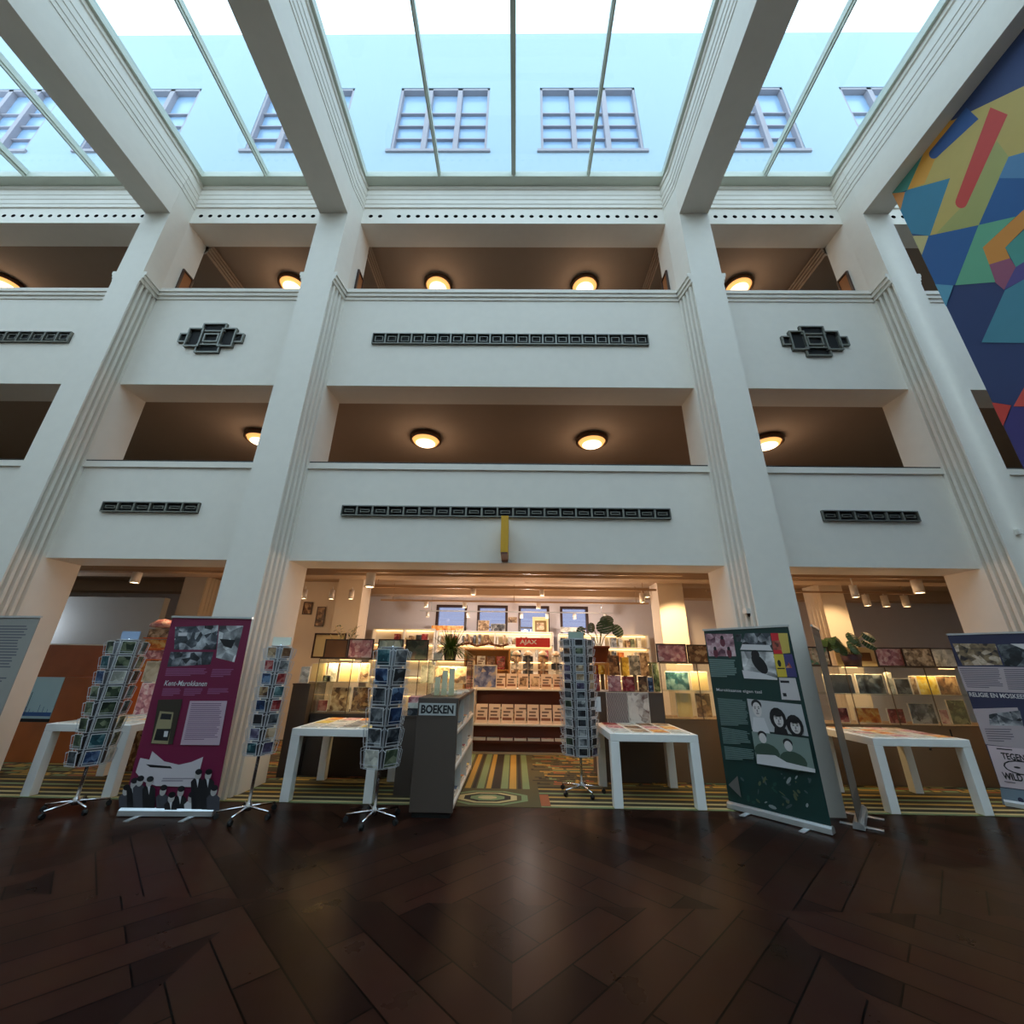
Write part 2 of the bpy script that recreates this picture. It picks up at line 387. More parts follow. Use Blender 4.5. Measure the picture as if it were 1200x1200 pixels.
# galleries: floors, ceilings and back walls
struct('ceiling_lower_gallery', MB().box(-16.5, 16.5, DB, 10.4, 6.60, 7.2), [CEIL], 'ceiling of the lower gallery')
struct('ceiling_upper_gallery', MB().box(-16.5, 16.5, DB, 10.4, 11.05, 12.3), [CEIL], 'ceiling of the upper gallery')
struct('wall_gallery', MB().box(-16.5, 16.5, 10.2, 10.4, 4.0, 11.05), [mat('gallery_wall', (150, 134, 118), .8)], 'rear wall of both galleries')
for i, (a, b, c, d) in enumerate(PIERS):
    m = MB().box(a-.02, b+.02, DB, 10.2, 10.72, 11.05)
    for k in range(3):
        m.box(a-.05-.03*k, b+.05+.03*k, DB, 10.2, 10.80+.07*k, 10.86+.07*k)
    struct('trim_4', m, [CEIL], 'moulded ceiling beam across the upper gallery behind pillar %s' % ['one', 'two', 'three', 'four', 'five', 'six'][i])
# shop below the galleries
YW = 12.0
struct('floor_shop', MB().box(-16.5, 16.5, 5.97, 12.2, -.2, 0), [mat('underlay', (60, 50, 34), .9)], 'floor under the shop carpet')
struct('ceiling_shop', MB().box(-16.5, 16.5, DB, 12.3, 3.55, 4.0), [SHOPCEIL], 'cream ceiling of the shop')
W = MB(); wins = [(-2.31, -1.42), (-1.12, -.24), (.07, .96), (1.27, 2.08)]
xs = [-16.5]+[v for p in wins for v in p]+[16.5]
for k in range(0, len(xs), 2): W.box(xs[k], xs[k+1], YW, YW+.3, 0, 3.55)
for a, b in wins: W.box(a, b, YW, YW+.3, 0, 2.0); W.box(a, b, YW, YW+.3, 3.25, 3.55)
struct('wall_north', W, [mat('rear_plaster', (228, 222, 224), .75)], 'pale rear wall of the shop with four windows')
for i, (a, b) in enumerate(wins):
    f = MB(); t = .07
    f.box(a, a+t, YW-.02, YW+.12, 2.0, 3.25); f.box(b-t, b, YW-.02, YW+.12, 2.0, 3.25); f.box(a+t, b-t, YW-.02, YW+.12, 3.25-t, 3.25); f.box(a+t, b-t, YW-.02, YW+.12, 2.0, 2.0+t)
    f.box(a+t, b-t, YW+.02, YW+.08, 2.62, 2.66)
    o = struct('window_%d' % (i+6), f, [FRAME], '%s dark framed window in the rear wall of the shop, counted from the fern' % ORD[i+1])
    MB().box(a+t, b-t, YW+.04, YW+.05, 2.07, 3.18).build('glass', [WINGLASS], o)
for (x0, x1, y0, y1, l) in ((-8.04, -7.5, 9.7, 10.3, 'beyond the grey partition'), (-4.28, -3.68, 9.7, 10.3, 'behind the brown framed panel'), (3.36, 3.96, 9.7, 10.3, 'lit by a warm spotlight'), (7.19, 7.73, 9.7, 10.3, 'beside the potted plant on the glass case')):
    m = MB(); n = 4; pts = [(x0, y0)]
    pts = [(x1, y0+.02)]+[(x1-.03*(k % 2), y0+.05+.06*k) for k in range(9)]+[(x1, y1), (x0, y1)]+[(x0+.03*((8-k) % 2), y0+.05+.06*(8-k)) for k in range(9)]+[(x0, y0+.02)]
    m.prism(pts, 0, 3.55)
    struct('pillar_shop', m, [CREAM], 'cream fluted pillar inside the shop %s' % l)
# shop ceiling beam and coffers whose pale colour paints in light on the ceiling
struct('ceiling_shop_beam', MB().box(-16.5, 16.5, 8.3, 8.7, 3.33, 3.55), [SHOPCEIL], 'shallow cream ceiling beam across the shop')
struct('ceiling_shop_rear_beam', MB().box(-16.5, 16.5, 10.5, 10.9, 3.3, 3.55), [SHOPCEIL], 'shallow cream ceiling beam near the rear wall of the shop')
PANEL = mat('lit_coffer', (246, 236, 220), .7)
for k, (x, yy) in enumerate(((-3.0, 7.55), (3.0, 7.55), (6.2, 7.6), (-6.6, 7.5))):
    tag(MB().box(x-.55, x+.55, yy-.35, yy+.4, 3.5, 3.55).build('ceiling_panel', [PANEL]), 'pale square ceiling panel in the shop, %s' % ['over the framed pictures beside the card stand', 'over the pictures beside the green banner', 'over the potted plant on the glass case', 'over the wooden counter'][k], 'panel')
# grey partition and wooden counter in the left bay
struct('wall_partition', MB().box(-11.5, -8.06, 9.35, 9.5, 0, 2.97), [mat('grey_partition', (178, 184, 188), .6)], 'grey partition wall behind the wooden counter')
# ---------------------------------------------------------------- the building outside, seen through the glass
OUTW = mat('outside_render', (166, 184, 196), .8)
wx = [(-19.0, -15.99), (-14.26, -11.2), (-8.86, -5.8), (-4.17, -1.09), (.64, 3.9), (5.9, 8.97), (10.9, 14.0), (15.6, 18.7)]
o_ = MB(); cur = -30; z0, z1 = 16.9, 20.4
for a, b in wx: o_.box(cur, a, 8.0, 8.4, 12.3, 24); o_.box(a, b, 8.0, 8.4, 12.3, z0); o_.box(a, b, 8.0, 8.4, z1, 24); cur = b
o_.box(cur, 30, 8.0, 8.4, 12.3, 24)
struct('wall_courtyard', o_, [OUTW], 'bright rendered courtyard wall seen through the glass roof')
WF = mat('outside_window_frame', (160, 152, 158), .6); WP = mat('outside_pane', (150, 178, 208), .2)
for i, (a, b) in enumerate(wx):
    f = MB(); t = .1
    f.box(a-.12, b+.12, 7.94, 8.3, z0-.12, z0)
    xs_ = [a, a+(b-a)/3, a+(b-a)*2/3, b]
    for k, x in enumerate(xs_): f.box(x-(t if k else 0)*.8, x+(t if k < 3 else 0)*.8, 8.02, 8.3, z0, z1)
    f.box(a, b, 8.02, 8.3, z1-t, z1); f.box(a, b, 8.02, 8.3, z0, z0+t)
    for zz in (17.7, 18.4, 19.1): f.box(a, b, 8.1, 8.2, zz, zz+.05)
    o = struct('window_%d' % (i+10), f, [WF], 'three-part window of the courtyard wall, %s from the west' % ORD[i+1])
    MB().box(a, b, 8.18, 8.22, z0, z1).build('glass', [WP], o)
# ---------------------------------------------------------------- wall ornaments
def strip_vent(x0, x1, z0, z1, n, label):
    t = thing('vent_grille', label, 'vent', ((x0+x1)/2, DP, (z0+z1)/2)); w, h = (x1-x0)/2, (z1-z0)/2
    MB().box(-w, w, -.012, 0, -h, h).build('backing', [BLACK], t)
    f = MB(); e = .018; cw = 2*w/n
    f.box(-w, w, -.05, -.012, h-e, h); f.box(-w, w, -.05, -.012, -h, -h+e)
    for k in range(n+1): f.box(-w+cw*k-(.014 if k else 0), -w+cw*k+(.014 if k < n else 0), -.05, -.012, -h+e, h-e)
    for k in range(n):
        a = -w+cw*k+.05; b = -w+cw*(k+1)-.05; z = h-.065
        f.box(a, b, -.035, -.012, z-.012, z); f.box(a, b, -.035, -.012, -z, -z+.012); f.box(a, a+.012, -.035, -.012, -z+.012, z-.012); f.box(b-.012, b, -.035, -.012, -z+.012, z-.012)
    f.build('frame', [BRONZE], t)
strip_vent(-2.885, 2.53, 7.49, 7.745, 21, 'long bronze vent strip on the upper middle parapet')
strip_vent(-2.905, 2.515, 3.905, 4.087, 21, 'long bronze vent strip above the shop opening behind the yellow sign')
strip_vent(-6.93, -5.30, 3.93, 4.11, 6, 'short bronze vent strip above the opening beside the magenta banner')
strip_vent(4.983, 6.53, 3.905, 4.085, 6, 'short bronze vent strip above the opening beside the green banner')
strip_vent(-14.4, -8.92, 7.49, 7.745, 21, 'bronze vent strip cut by the photo edge, on the upper parapet past the outermost pillar')
strip_vent(9.3, 13.9, 7.49, 7.745, 21, 'bronze vent strip hidden behind the coloured wall hanging')
for cx, lb in ((-6.085, 'stepped bronze ornamental vent on the parapet above the magenta banner bay'), (5.75, 'stepped bronze ornamental vent on the parapet near the coloured wall hanging')):
    t = thing('ornamental_vent', lb, 'vent', (cx, DP, 7.61))
    fr = MB(); bk = MB()
    for x, z, hw, hh in ((0, 0, .15, .105), (0, .26, .24, .105), (0, -.26, .24, .105), (-.33, .0, .15, .23), (-.54, 0, .1, .11), (.33, 0, .15, .23), (.54, 0, .1, .11)):
        e = .028; d0 = .05 if hh < .2 else .065
        bk.box(x-hw, x+hw, -.012, 0, z-hh, z+hh)
        fr.box(x-hw, x+hw, -d0, -.012, z+hh-e, z+hh); fr.box(x-hw, x+hw, -d0, -.012, z-hh, z-hh+e); fr.box(x-hw, x-hw+e, -d0, -.012, z-hh+e, z+hh-e); fr.box(x+hw-e, x+hw, -d0, -.012, z-hh+e, z+hh-e)
    bk.build('backing', [BLACK], t); fr.build('frame', [BRONZE], t)
# yellow projecting sign
t = thing('projecting_sign', 'narrow yellow sign projecting over the middle of the shop opening', 'sign', (-.185, DP, 3.17))
MB().box(-.055, .055, -.48, 0, .03, .60).build('board', [mat('sign_yellow', (214, 160, 24), .5)], t)
MB().box(-.05, .05, -.48, 0, 0, .03).build('lower_edge', [mat('sign_edge', (96, 52, 42), .6)], t)
# frames on the reveals of the upper gallery
AMB = mat('amber_panel', (150, 88, 40), .5)
for x, s, lb in ((-7.55, 1, 'dark framed amber panel on the upper reveal above the magenta banner'), (-3.605, 1, 'dark framed amber panel on the upper reveal of the main bay, magenta banner side'), (3.257, -1, 'dark framed amber panel on the upper reveal of the main bay, green banner side'), (7.208, -1, 'dark framed amber panel on the upper reveal beside the coloured wall hanging')):
    t = thing('wall_panel', lb, 'panel', (x, 6.68, 9.5))
    k = MB(); a, b = (0, .04*s) if s > 0 else (.04*s, 0)
    for y0, y1, z0, z1 in ((-.15, -.11, -.35, .35), (.11, .15, -.35, .35), (-.11, .11, .31, .35), (-.11, .11, -.35, -.31)): k.box(a, b, y0, y1, z0, z1)
    k.build('frame', [FRAME], t)
    MB().box(min(0, .02*s), max(0, .02*s), -.11, .11, -.31, .31).build('pane', [AMB], t)
# dome lamps on the gallery ceilings
def dome(x, y, z, lb):
    t = thing('dome_lamp', lb, 'lamp', (x, y, z-.012), group='gallery ceiling lamps')
    MB().lathe([(0, 0), (.34, 0), (.36, -.03), (.36, -.10), (.33, -.12), (.31, -.11), (.31, -.02)], n=28).build('rim', [mat('lamp_bronze', (84, 58, 36), .35, .6)], t)
    MB().lathe([(.31, -.07), (.27, -.14), (.22, -.168)], n=28).build('shade', [DOME], t)
    MB().lathe([(.22, -.168), (.18, -.185), (.08, -.2), (0, -.203)], n=28).build('shade_centre', [DOMEC], t)
    l = bpy.data.lights.new('dome_bulb', 'POINT'); l.energy = 21; l.color = (1, .72, .50); l.shadow_soft_size = .5
    o = bpy.data.objects.new('dome_bulb', l); C.objects.link(o); o.location = (0, 0, -.36); o.parent = t
for k, x in enumerate((-13.7, -9.9, -6.0, -2.14, 1.71, 5.72, 9.8, 13.6)):
    nm = ['past the outermost pillar', 'beside the outermost pillar', 'above the magenta banner bay', 'above the tall card stand', 'above the small white tables', 'above the green banner bay', 'behind the coloured wall hanging', 'at the far east end'][k]
    if 1 < k < 6: dome(x, 8.23, 6.6, 'round glowing ceiling lamp in the lower gallery %s' % nm)
    if k in (0, 2, 3, 4, 5): dome(x, 7.9, 11.05, 'round glowing ceiling lamp in the upper gallery %s' % nm)
# security devices
t = thing('security_camera', 'small white dome camera on the fluted pillar above the green banner', 'camera', (3.33, 5.98, 2.40))
MB().box(-.05, .07, -.05, .05, -.02, .05).build('bracket', [LAMPBODY], t); MB().lathe([(.035, 0), (.03, -.03), (.015, -.05), (0, -.052)], c=(.01, -.01, -.02), n=14).build('lens', [DARKRAIL], t)
tag(MB().box(7.40, 7.47, DF-.06, DF, 3.55, 3.64).build('sensor', [LAMPBODY], bevel=.01), 'small white sensor box on the pillar near the navy banner', 'sensor')
# ---------------------------------------------------------------- coloured hanging on the far side
HX = 7.45
m = MB(); col = lambda n, c: mat('mural_'+n, c, .6)
hang = thing('wall_hanging', 'huge coloured geometric fabric banner hanging below the roof beam', 'banner', (HX, 5.42, 3.2))
m.box(-.0, .012, -4.6, 0, 0, 7.4)
m.build('cloth', [col('navy', (44, 62, 108))], hang)
A = MB(); ams = []; kk = [0]
def mp(pts, cname, c, ox=900, oy=140, s=4.0):
    kk[0] += 1; x = HX-.002-.0006*kk[0]
    cm = col(cname, c)
    if cm not in ams: ams.append(cm)
    P = []
    for p in pts:
        q = onX(ox+p[0]/s, oy+p[1]/s, HX); P.append((x-HX, min(q.y, 5.42)-5.42, min(max(q.z, 3.2), 10.6)-3.2))
    a = sum(P[i][1]*P[(i+1) % len(P)][2]-P[(i+1) % len(P)][1]*P[i][2] for i in range(len(P)))
    if a > 0: P = P[::-1]
    A.face(P, ams.index(cm))
def caps(p0, p1, r0, r1):
    d = Vector((p1[0]-p0[0], p1[1]-p0[1])).normalized(); n = Vector((-d.y, d.x)); a0 = math.atan2(n.y, n.x)
    pts = [(p0[0]-n.x*r0, p0[1]-n.y*r0), (p0[0]+n.x*r0, p0[1]+n.y*r0)]
    for k in range(9):
        t = a0-PI*k/8; pts.append((p1[0]+r1*math.cos(t), p1[1]+r1*math.sin(t)))
    return pts
mp([(540, 335), (560, 300), (720, 140), (655, 330), (585, 357)], 'teal', (74, 150, 140))
mp([(575, 357), (643, 340), (622, 425), (590, 410)], 'orange', (222, 150, 84))
mp([(655, 330), (855, 275), (760, 545), (640, 572), (560, 420), (622, 425), (643, 340)], 'blueteal', (58, 130, 160))
mp([(660, 565), (755, 545), (720, 650), (700, 640)], 'cream', (196, 184, 128))
mp([(655, 330), (720, 140), (840, 0), (1500, -300), (1500, 60), (1200, 155), (1130, 175), (990, 495), (760, 545), (855, 275)], 'ochre', (196, 172, 96))
mp([(655, 330), (720, 140), (850, 0), (960, -10), (800, 150), (735, 300)], 'amber', (224, 160, 62))
mp([(990, 495), (1130, 175), (1075, 100), (1010, 200), (960, 300), (920, 400), (860, 460), (790, 535)], 'olive', (168, 168, 100))
mp(caps((960, -30), (778, 162), 40, 22), 'royal', (44, 84, 142))
mp(caps((1085, -40), (908, 388), 44, 28), 'red', (204, 68, 60))
mp([(1130, 175), (1200, 155), (1500, 60), (1500, 400), (1200, 430), (1165, 455), (990, 495)], 'blue', (34, 92, 150))
mp([(1130, 175), (1200, 155), (1500, 60), (1500, 275), (1085, 275)], 'sky', (84, 134, 176))
mp([(755, 545), (990, 495), (880, 775), (790, 787), (700, 660), (720, 640)], 'blue', (34, 92, 150))
mp([(990, 495), (1165, 455), (1010, 600), (1070, 762), (880, 777)], 'sea', (100, 170, 136))
mp([(1115, 600), (1200, 520), (1500, 300), (1500, 560), (1200, 670), (1165, 692)], 'teal', (74, 150, 140))
mp([(1010, 600), (1200, 425), (1500, 200), (1500, 300), (1200, 515), (1115, 600), (1138, 650), (1040, 680)], 'tangerine', (214, 140, 60))
mp([(1040, 680), (1138, 650), (1165, 692), (1110, 798), (1070, 765)], 'mauve', (150, 84, 110))
mp([(1165, 692), (1200, 670), (1500, 560), (1500, 620), (1200, 752), (1110, 798)], 'violet', (84, 74, 136))
mp([(770, 787), (872, 778), (830, 885), (800, 850)], 'pale', (92, 156, 182))
mp([(1115, 800), (1200, 752), (1500, 620), (1500, 1050), (1005, 1045)], 'lagoon', (74, 138, 158))
mp([(1045, 370), (1145, 380), (1105, 478)], 'red', (204, 68, 60), 900, 380)
mp([(1155, 385), (1200, 305), (1300, 130), (1300, 385)], 'coral', (212, 80, 72), 900, 380)
mp([(1110, 480), (1150, 388), (1300, 390), (1500, 800), (1300, 900)], 'indigo', (58, 54, 118), 900, 380)
A.build('printed_pattern', ams, hang)
# ---------------------------------------------------------------- carpet
crp = MB(); cms = [mat('carpet_base', (84, 76, 44), .95), mat('carpet_ochre', (176, 140, 62), .95), mat('carpet_green', (118, 136, 92), .95), mat('carpet_dark', (46, 38, 26), .95), mat('carpet_cream', (188, 170, 118), .95), mat('carpet_rust', (150, 84, 48), .95)]
crp.box(-12, 12, 5.97, 11.2, 0, .003)
lay = [0]
def cr(x0, x1, y0, y1, m, z=None):
    crp.face([(x0, y0, z), (x1, y0, z), (x1, y1, z), (x0, y1, z)], m)
rnd = random.Random(3)
y = 7.0
while y < 11.5:
    x = -12
    while x < 12:
        L = rnd.choice((.16, .24, .36, .5)); k = rnd.choice((1, 1, 2, 3, 3, 5))
        if not (-.95 < x+L and x < .28):
            cr(x, x+L-.05, y, y+.055, k, .0034)
            if rnd.random() < .4: cr(x, x+.045, y, y+.11, k, .0038)
        x += L
    y += .095
for s0, s1 in ((-12, -1.0), (.32, 12)):
    for yy, d, k in ((5.985, .03, 2), (6.03, .05, 4), (6.11, .05, 3), (6.19, .05, 4), (6.28, .06, 3), (6.37, .05, 1), (6.46, .05, 3), (6.54, .05, 2), (6.63, .07, 3), (6.74, .05, 1), (6.83, .06, 3)):
        cr(s0+.02, s1-.02, yy, yy+d, k, .0034)
    for e in (s0+.02, s1-.14): cr(e, e+.12, 6.03, 6.5, 5, .0038)
# middle motif
cr(-.95, .28, 5.98, 11.5, 0, .0032)
for x, d, k in ((-.85, .1, 2), (-.70, .08, 1), (-.6, .05, 3), (-.53, .1, 2), (-.4, .07, 1), (-.32, .12, 3), (-.19, .1, 2), (-.07, .1, 1), (.05, .05, 3), (.12, .1, 2)):
    cr(x, x+d, 6.75, 11.5, k, .0036)
for i, (r, k) in enumerate(((.52, 2), (.44, 0), (.38, 4), (.30, 3), (.22, 2), (.12, 4))):
    crp.face([(-.35+r*math.cos(2*PI*q/8+PI/8)*1.1, 6.33+r*.62*math.sin(2*PI*q/8+PI/8), .0040+i*.0003) for q in range(8)], k)
tag(crp.build('carpet', cms), 'patterned green and ochre carpet covering the shop floor', 'carpet')
# ---------------------------------------------------------------- tables
def table(label, x0, x1, y0, y1, h=.825):
    t = thing('display_table', label, 'table', ((x0+x1)/2, (y0+y1)/2, 0)); w, d = (x1-x0)/2, (y1-y0)/2; L = .115
    MB().box(-w, w, -d, d, h-.09, h).build('tabletop', [TABLEW], t, bevel=.006)
    for sx in (-1, 1):
        for sy in (-1, 1):
            a, b = (-w, -w+L) if sx < 0 else (w-L, w); c, e = (-d, -d+L) if sy < 0 else (d-L, d)
            MB().box(a, b, c, e, 0.0035, h-.09).build('leg', [TABLEW], t, bevel=.006)
    return h
table('white table beside the wooden counter, behind the leftmost card stand', -6.24, -5.09, 6.0, 7.1)
table('white table between the two card stands next to the main pillar', -2.93, -1.77, 5.975, 7.1)
table('white table beside the tall card stand on the carpet', 1.24, 2.38, 5.975, 7.05)
table('white table between the green banner and the navy banner', 4.62, 5.86, 5.975, 7.0)
PH = {
    'blue': photo('print_blue', [(14, 26, 52), (32, 56, 96), (110, 136, 166)]),
    'dark': photo('print_dark', [(12, 14, 18), (40, 46, 54), (110, 116, 120)]),
    'grey': photo('print_grey', [(44, 46, 50), (98, 102, 106), (176, 178, 178)]),
    'green': photo('print_green', [(26, 38, 28), (64, 80, 58), (140, 148, 120)]),
    'red': photo('print_red', [(96, 20, 28), (156, 44, 48), (200, 140, 130)]),
    'brown': photo('print_brown', [(58, 36, 24), (120, 84, 56), (190, 160, 120)]),
    'teal': photo('print_teal', [(14, 46, 56), (40, 88, 98), (120, 156, 158)]),
    'pale': photo('print_pale', [(150, 150, 140), (200, 198, 186), (230, 226, 214)]),
    'orange': photo('print_orange', [(180, 80, 30), (224, 140, 50), (236, 196, 120)]),
    'yellow': photo('print_yellow', [(180, 140, 20), (226, 190, 50), (240, 226, 150)]),
    'pink': photo('print_pink', [(150, 80, 90), (208, 140, 140), (236, 206, 196)]),
    'sepia': photo('print_sepia', [(90, 66, 50), (176, 146, 112), (224, 200, 166)]),
    'black': photo('print_black', [(8, 8, 10), (26, 24, 28), (60, 58, 60)]),
    'violet': photo('print_violet', [(44, 38, 60), (84, 76, 104), (150, 144, 164)])}
BKMESH = {}
def slab_mesh(w, d, t, key, cover=.0):
    """a booklet lying flat: pages and a printed cover"""
    if key not in BKMESH:
        b = MB().box(-w/2, w/2, -d/2, d/2, 0, t, 0); b.face([(-w/2+.006, -d/2+.006, t+.0008), (w/2-.006, -d/2+.006, t+.0008), (w/2-.006, d/2-.006, t+.0008), (-w/2+.006, d/2-.006, t+.0008)], 1)
        BKMESH[key] = b.mesh('booklet', [PAPER, PH['grey']])
    return BKMESH[key]
def inst(name, mesh, loc, M=None, rz=0, tilt=0, slot=None, m=None):
    o = bpy.data.objects.new(name, mesh); C.objects.link(o); o.location = loc; o.rotation_euler = (tilt, 0, rz)
    if slot is not None: o.material_slots[slot].link = 'OBJECT'; o.material_slots[slot].material = m
    return o
def lay_booklets(cx0, cx1, cy0, cy1, nx, ny, cols, where, h=.825, tk=.012):
    pw, pd = (cx1-cx0)/nx, (cy1-cy0)/ny; k = 0
    me = slab_mesh(pw*.86, pd*.9, tk, (round(pw, 3), round(pd, 3)))
    for j in range(ny):
        for i in range(nx):
            c = cols[k % len(cols)]; k += 1
            o = inst('booklet', me, (cx0+pw*(i+.5), cy0+pd*(j+.5), h), rz=random.uniform(-.02, .02), slot=1, m=PH[c])
            rowname = ['front row', 'second row', 'third row', 'back row'][j] if ny == 4 else ['front row', 'middle row', 'back row'][j]
            tag(o, '%s booklet, %s, number %s across, on %s' % (c, rowname, ORD[i+1].replace('first','one').replace('second','two').replace('third','three').replace('fourth','four'), where), 'booklet', 'booklets on '+where)
lay_booklets(1.30, 2.33, 6.03, 7.0, 4, 3, ['pale', 'sepia', 'orange', 'pale', 'pink', 'brown', 'pink', 'orange', 'red', 'pale', 'brown', 'sepia'], 'the table beside the tall stand')
lay_booklets(-2.87, -1.83, 6.03, 7.05, 4, 3, ['pale', 'pale', 'grey', 'yellow', 'yellow', 'pale', 'grey', 'green', 'orange', 'pink', 'orange', 'red'], 'the table between the card stands')
lay_booklets(4.70, 5.80, 6.03, 6.95, 4, 4, ['pale', 'pink', 'pale', 'orange', 'pink', 'orange', 'pale', 'red', 'pale', 'orange', 'sepia', 'pink', 'orange', 'pale', 'pink', 'sepia'], 'the table by the navy banner')
lay_booklets(-6.17, -5.15, 6.05, 7.05, 4, 3, ['pale', 'sepia', 'yellow', 'pale', 'pale', 'yellow', 'pale', 'orange', 'sepia', 'pale', 'pale', 'orange'], 'the table by the wooden counter')
# ---------------------------------------------------------------- rotating card stands
CARDM = {}
def card_mesh(w, h):
    k = (round(w, 3), round(h, 3))
    if k not in CARDM:
        b = MB().box(-w/2, w/2, 0, .003, 0, h, 0); e = .007
        b.face([(-w/2+e, -.0006, e), (w/2-e, -.0006, e), (w/2-e, -.0006, h-e), (-w/2+e, -.0006, h-e)], 1)
        CARDM[k] = b.mesh('postcard', [CARDW, PH['grey']])
    return CARDM[k]
def card_stand(label, where, loc, rot, rows, z0, z1, rad, pick, header=None, base=True, small=False, n=6, lim=.12):
    t = thing('card_stand', label, 'card stand', loc, rot)
    X, Y, Z = loc; pitch = (z1-z0)/rows; fwid = 2*rad*math.tan(PI/n); ch = pitch*.88; cw = min(fwid*.80, ch*(1.2 if rows > 10 else .9))
    MB().tube((0, 0, .1), (0, 0, z1+.03), .016, n=10).build('pole', [CHROME], t)
    MB().lathe([(0, .06), (.035, .06), (.04, .1), (.03, .13), (.018, .15), (.018, z0-.02), (.06, z0-.015), (.06, z0)], n=14).build('hub', [CHROME], t)
    for k in range(5):
        a = 2*PI*k/5+.3; e = Vector((math.cos(a)*.3, math.sin(a)*.3, .075))
        lg = MB().tube((0, 0, .10), e, .014, .010, n=8).build('base_leg', [CHROME], t)
        c = MB().tube(e+Vector((0, 0, .0)), e-Vector((0, 0, .03)), .008, n=6)
        q = Vector((-math.sin(a)*.012, math.cos(a)*.012, 0))
        c.tube(e+Vector((0, 0, -.046))-q*1.5, e+Vector((0, 0, -.046))+q*1.5, .028, n=12); c.build('caster', [RUBBER], lg)
    MB().lathe([(0, z0), (rad-.03, z0), (rad-.03, z1), (0, z1)], n=n).xform(Matrix.Rotation(PI/n, 4, 'Z')).build('core', [mat('stand_grey', (84, 86, 90), .5)], t)
    seen = []
    for f in range(n):
        a = 2*PI*f/n; nx, ny = math.cos(a), math.sin(a)   # local outward
        wm = MB(); r = .0035
        M = Matrix.Rotation(a+PI/2, 4, 'Z')
        def L(x, y, z): return M @ Vector((x, y, z))     # y<0 outward
        for sx in (-1, 1): wm.tube(L(sx*fwid*.44, -rad+.01, z0), L(sx*fwid*.44, -rad+.01, z1), r*1.2, n=4)
        for k in range(rows):
            zb = z0+pitch*k; yo = -rad-.035
            hw = fwid*.43
            wm.tube(L(-hw, yo, zb+pitch*.22), L(hw, yo, zb+pitch*.22), r, n=4, cap=False)
            wm.tube(L(-hw, yo+.012, zb+.006), L(hw, yo+.012, zb+.006), r, n=4, cap=False)
            for sx in (-1, 1):
                wm.tube(L(sx*hw, -rad+.01, zb+.006), L(sx*hw, yo+.012, zb+.006), r, n=4, cap=False)
                wm.tube(L(sx*hw, yo+.012, zb+.006), L(sx*hw, yo-.012, zb+pitch*.8), r, n=4, cap=False)
                wm.tube(L(sx*hw, yo-.012, zb+pitch*.8), L(sx*hw, -rad+.01, zb+pitch*.9), r, n=4, cap=False)
        wm.build('pocket_column', [WIRE], t)
        wa = a+rot; wn = Vector((math.cos(wa), math.sin(wa), 0)); tc = (CAM-Vector((X, Y, H))).normalized()
        cross = wn.x*tc.y-wn.y*tc.x
        if wn.dot(tc) > lim: seen.append((cross, f, wa))
    seen.sort(reverse=True)   # from one side of the stand to the other
    cm = card_mesh(cw, ch); nm = {1: ['only'], 2: ['left', 'right'], 3: ['left', 'middle', 'right'], 4: ['leftmost', 'left middle', 'right middle', 'rightmost']}[len(seen)]
    for ci, (cr_, f, wa) in enumerate(seen):
        for k in range(rows):
            c = pick[(k*len(seen)+ci*3+(k*k) % 5) % len(pick)] if not callable(pick) else pick(k, ci)
            wn = Vector((math.cos(wa), math.sin(wa), 0)); p = Vector((X, Y, 0))+wn*(rad+.014)
            o = inst('postcard', cm, (p.x, p.y, z0+pitch*k+.012+Z), rz=wa+PI/2, tilt=math.radians(7), slot=1, m=PH[c])
            row = rows-k
            rn = 'top row' if row == 1 else 'bottom row' if row == rows else ORD[row]+' row'
            tag(o, '%s postcard in %s, %s column of %s' % (c, rn, nm[ci], where), 'postcard', 'postcards in '+where)
    if header:
        hm = MB(); hm.box(-.12, .12, -.004, .004, z1+.02, z1+.12); hm.xform(Matrix.Rotation(-rot, 4, 'Z')); hm.build('header_sign', [header], t)
    MB().lathe([(0, z1+.005), (rad*.8, z1+.005), (rad*.8, z1+.015), (0, z1+.02)], n=n).build('top_plate', [WIRE], t)
    return t
def face_to(x, y, off=0): return math.atan2(-y, -x)+off   # direction towards the camera
p = ['dark', 'grey', 'green', 'pale', 'dark', 'teal', 'grey', 'blue', 'black']
HS = MATS
card_stand('wheeled wire card stand in front of the table by the wooden counter', 'the stand by the wooden counter', (-5.08, 5.54, 0), face_to(-5.08, 5.54, .06), 8, .47, 1.87, .165, ['dark', 'green', 'grey', 'blue', 'green', 'dark', 'pale', 'teal', 'grey', 'black', 'green', 'violet'], header=mat('header_blue', (150, 170, 200), .5))
card_stand('wheeled wire card stand against the fluted pillar next to the magenta banner', 'the stand at the fluted pillar', (-3.02, 5.47, 0), face_to(-3.02, 5.47, PI/6-.05), 8, .62, 1.82, .14, ['teal', 'red', 'brown', 'violet', 'grey', 'pale', 'sepia', 'green', 'black', 'brown', 'blue', 'dark'], header=mat('header_cream', (226, 226, 208), .5))
def s3(k, ci):
    t_ = [['dark', 'grey', 'dark', 'grey'], ['green', 'dark', 'pale', 'dark'], ['pale', 'green', 'green', 'grey'], ['grey', 'dark', 'brown', 'dark'], ['grey', 'blue', 'teal', 'pale'], ['dark', 'blue', 'black', 'grey'], ['blue', 'dark', 'grey', 'pale'], ['teal', 'grey', 'blue', 'dark']]
    return t_[2+k][ci % 4]
card_stand('silver wheeled card stand in front of the BOEKEN shelf', 'the silver stand by the BOEKEN shelf', (-1.56, 5.42, 0), face_to(-1.56, 5.42, PI/6+.04), 6, .53, 1.82, .185, s3)
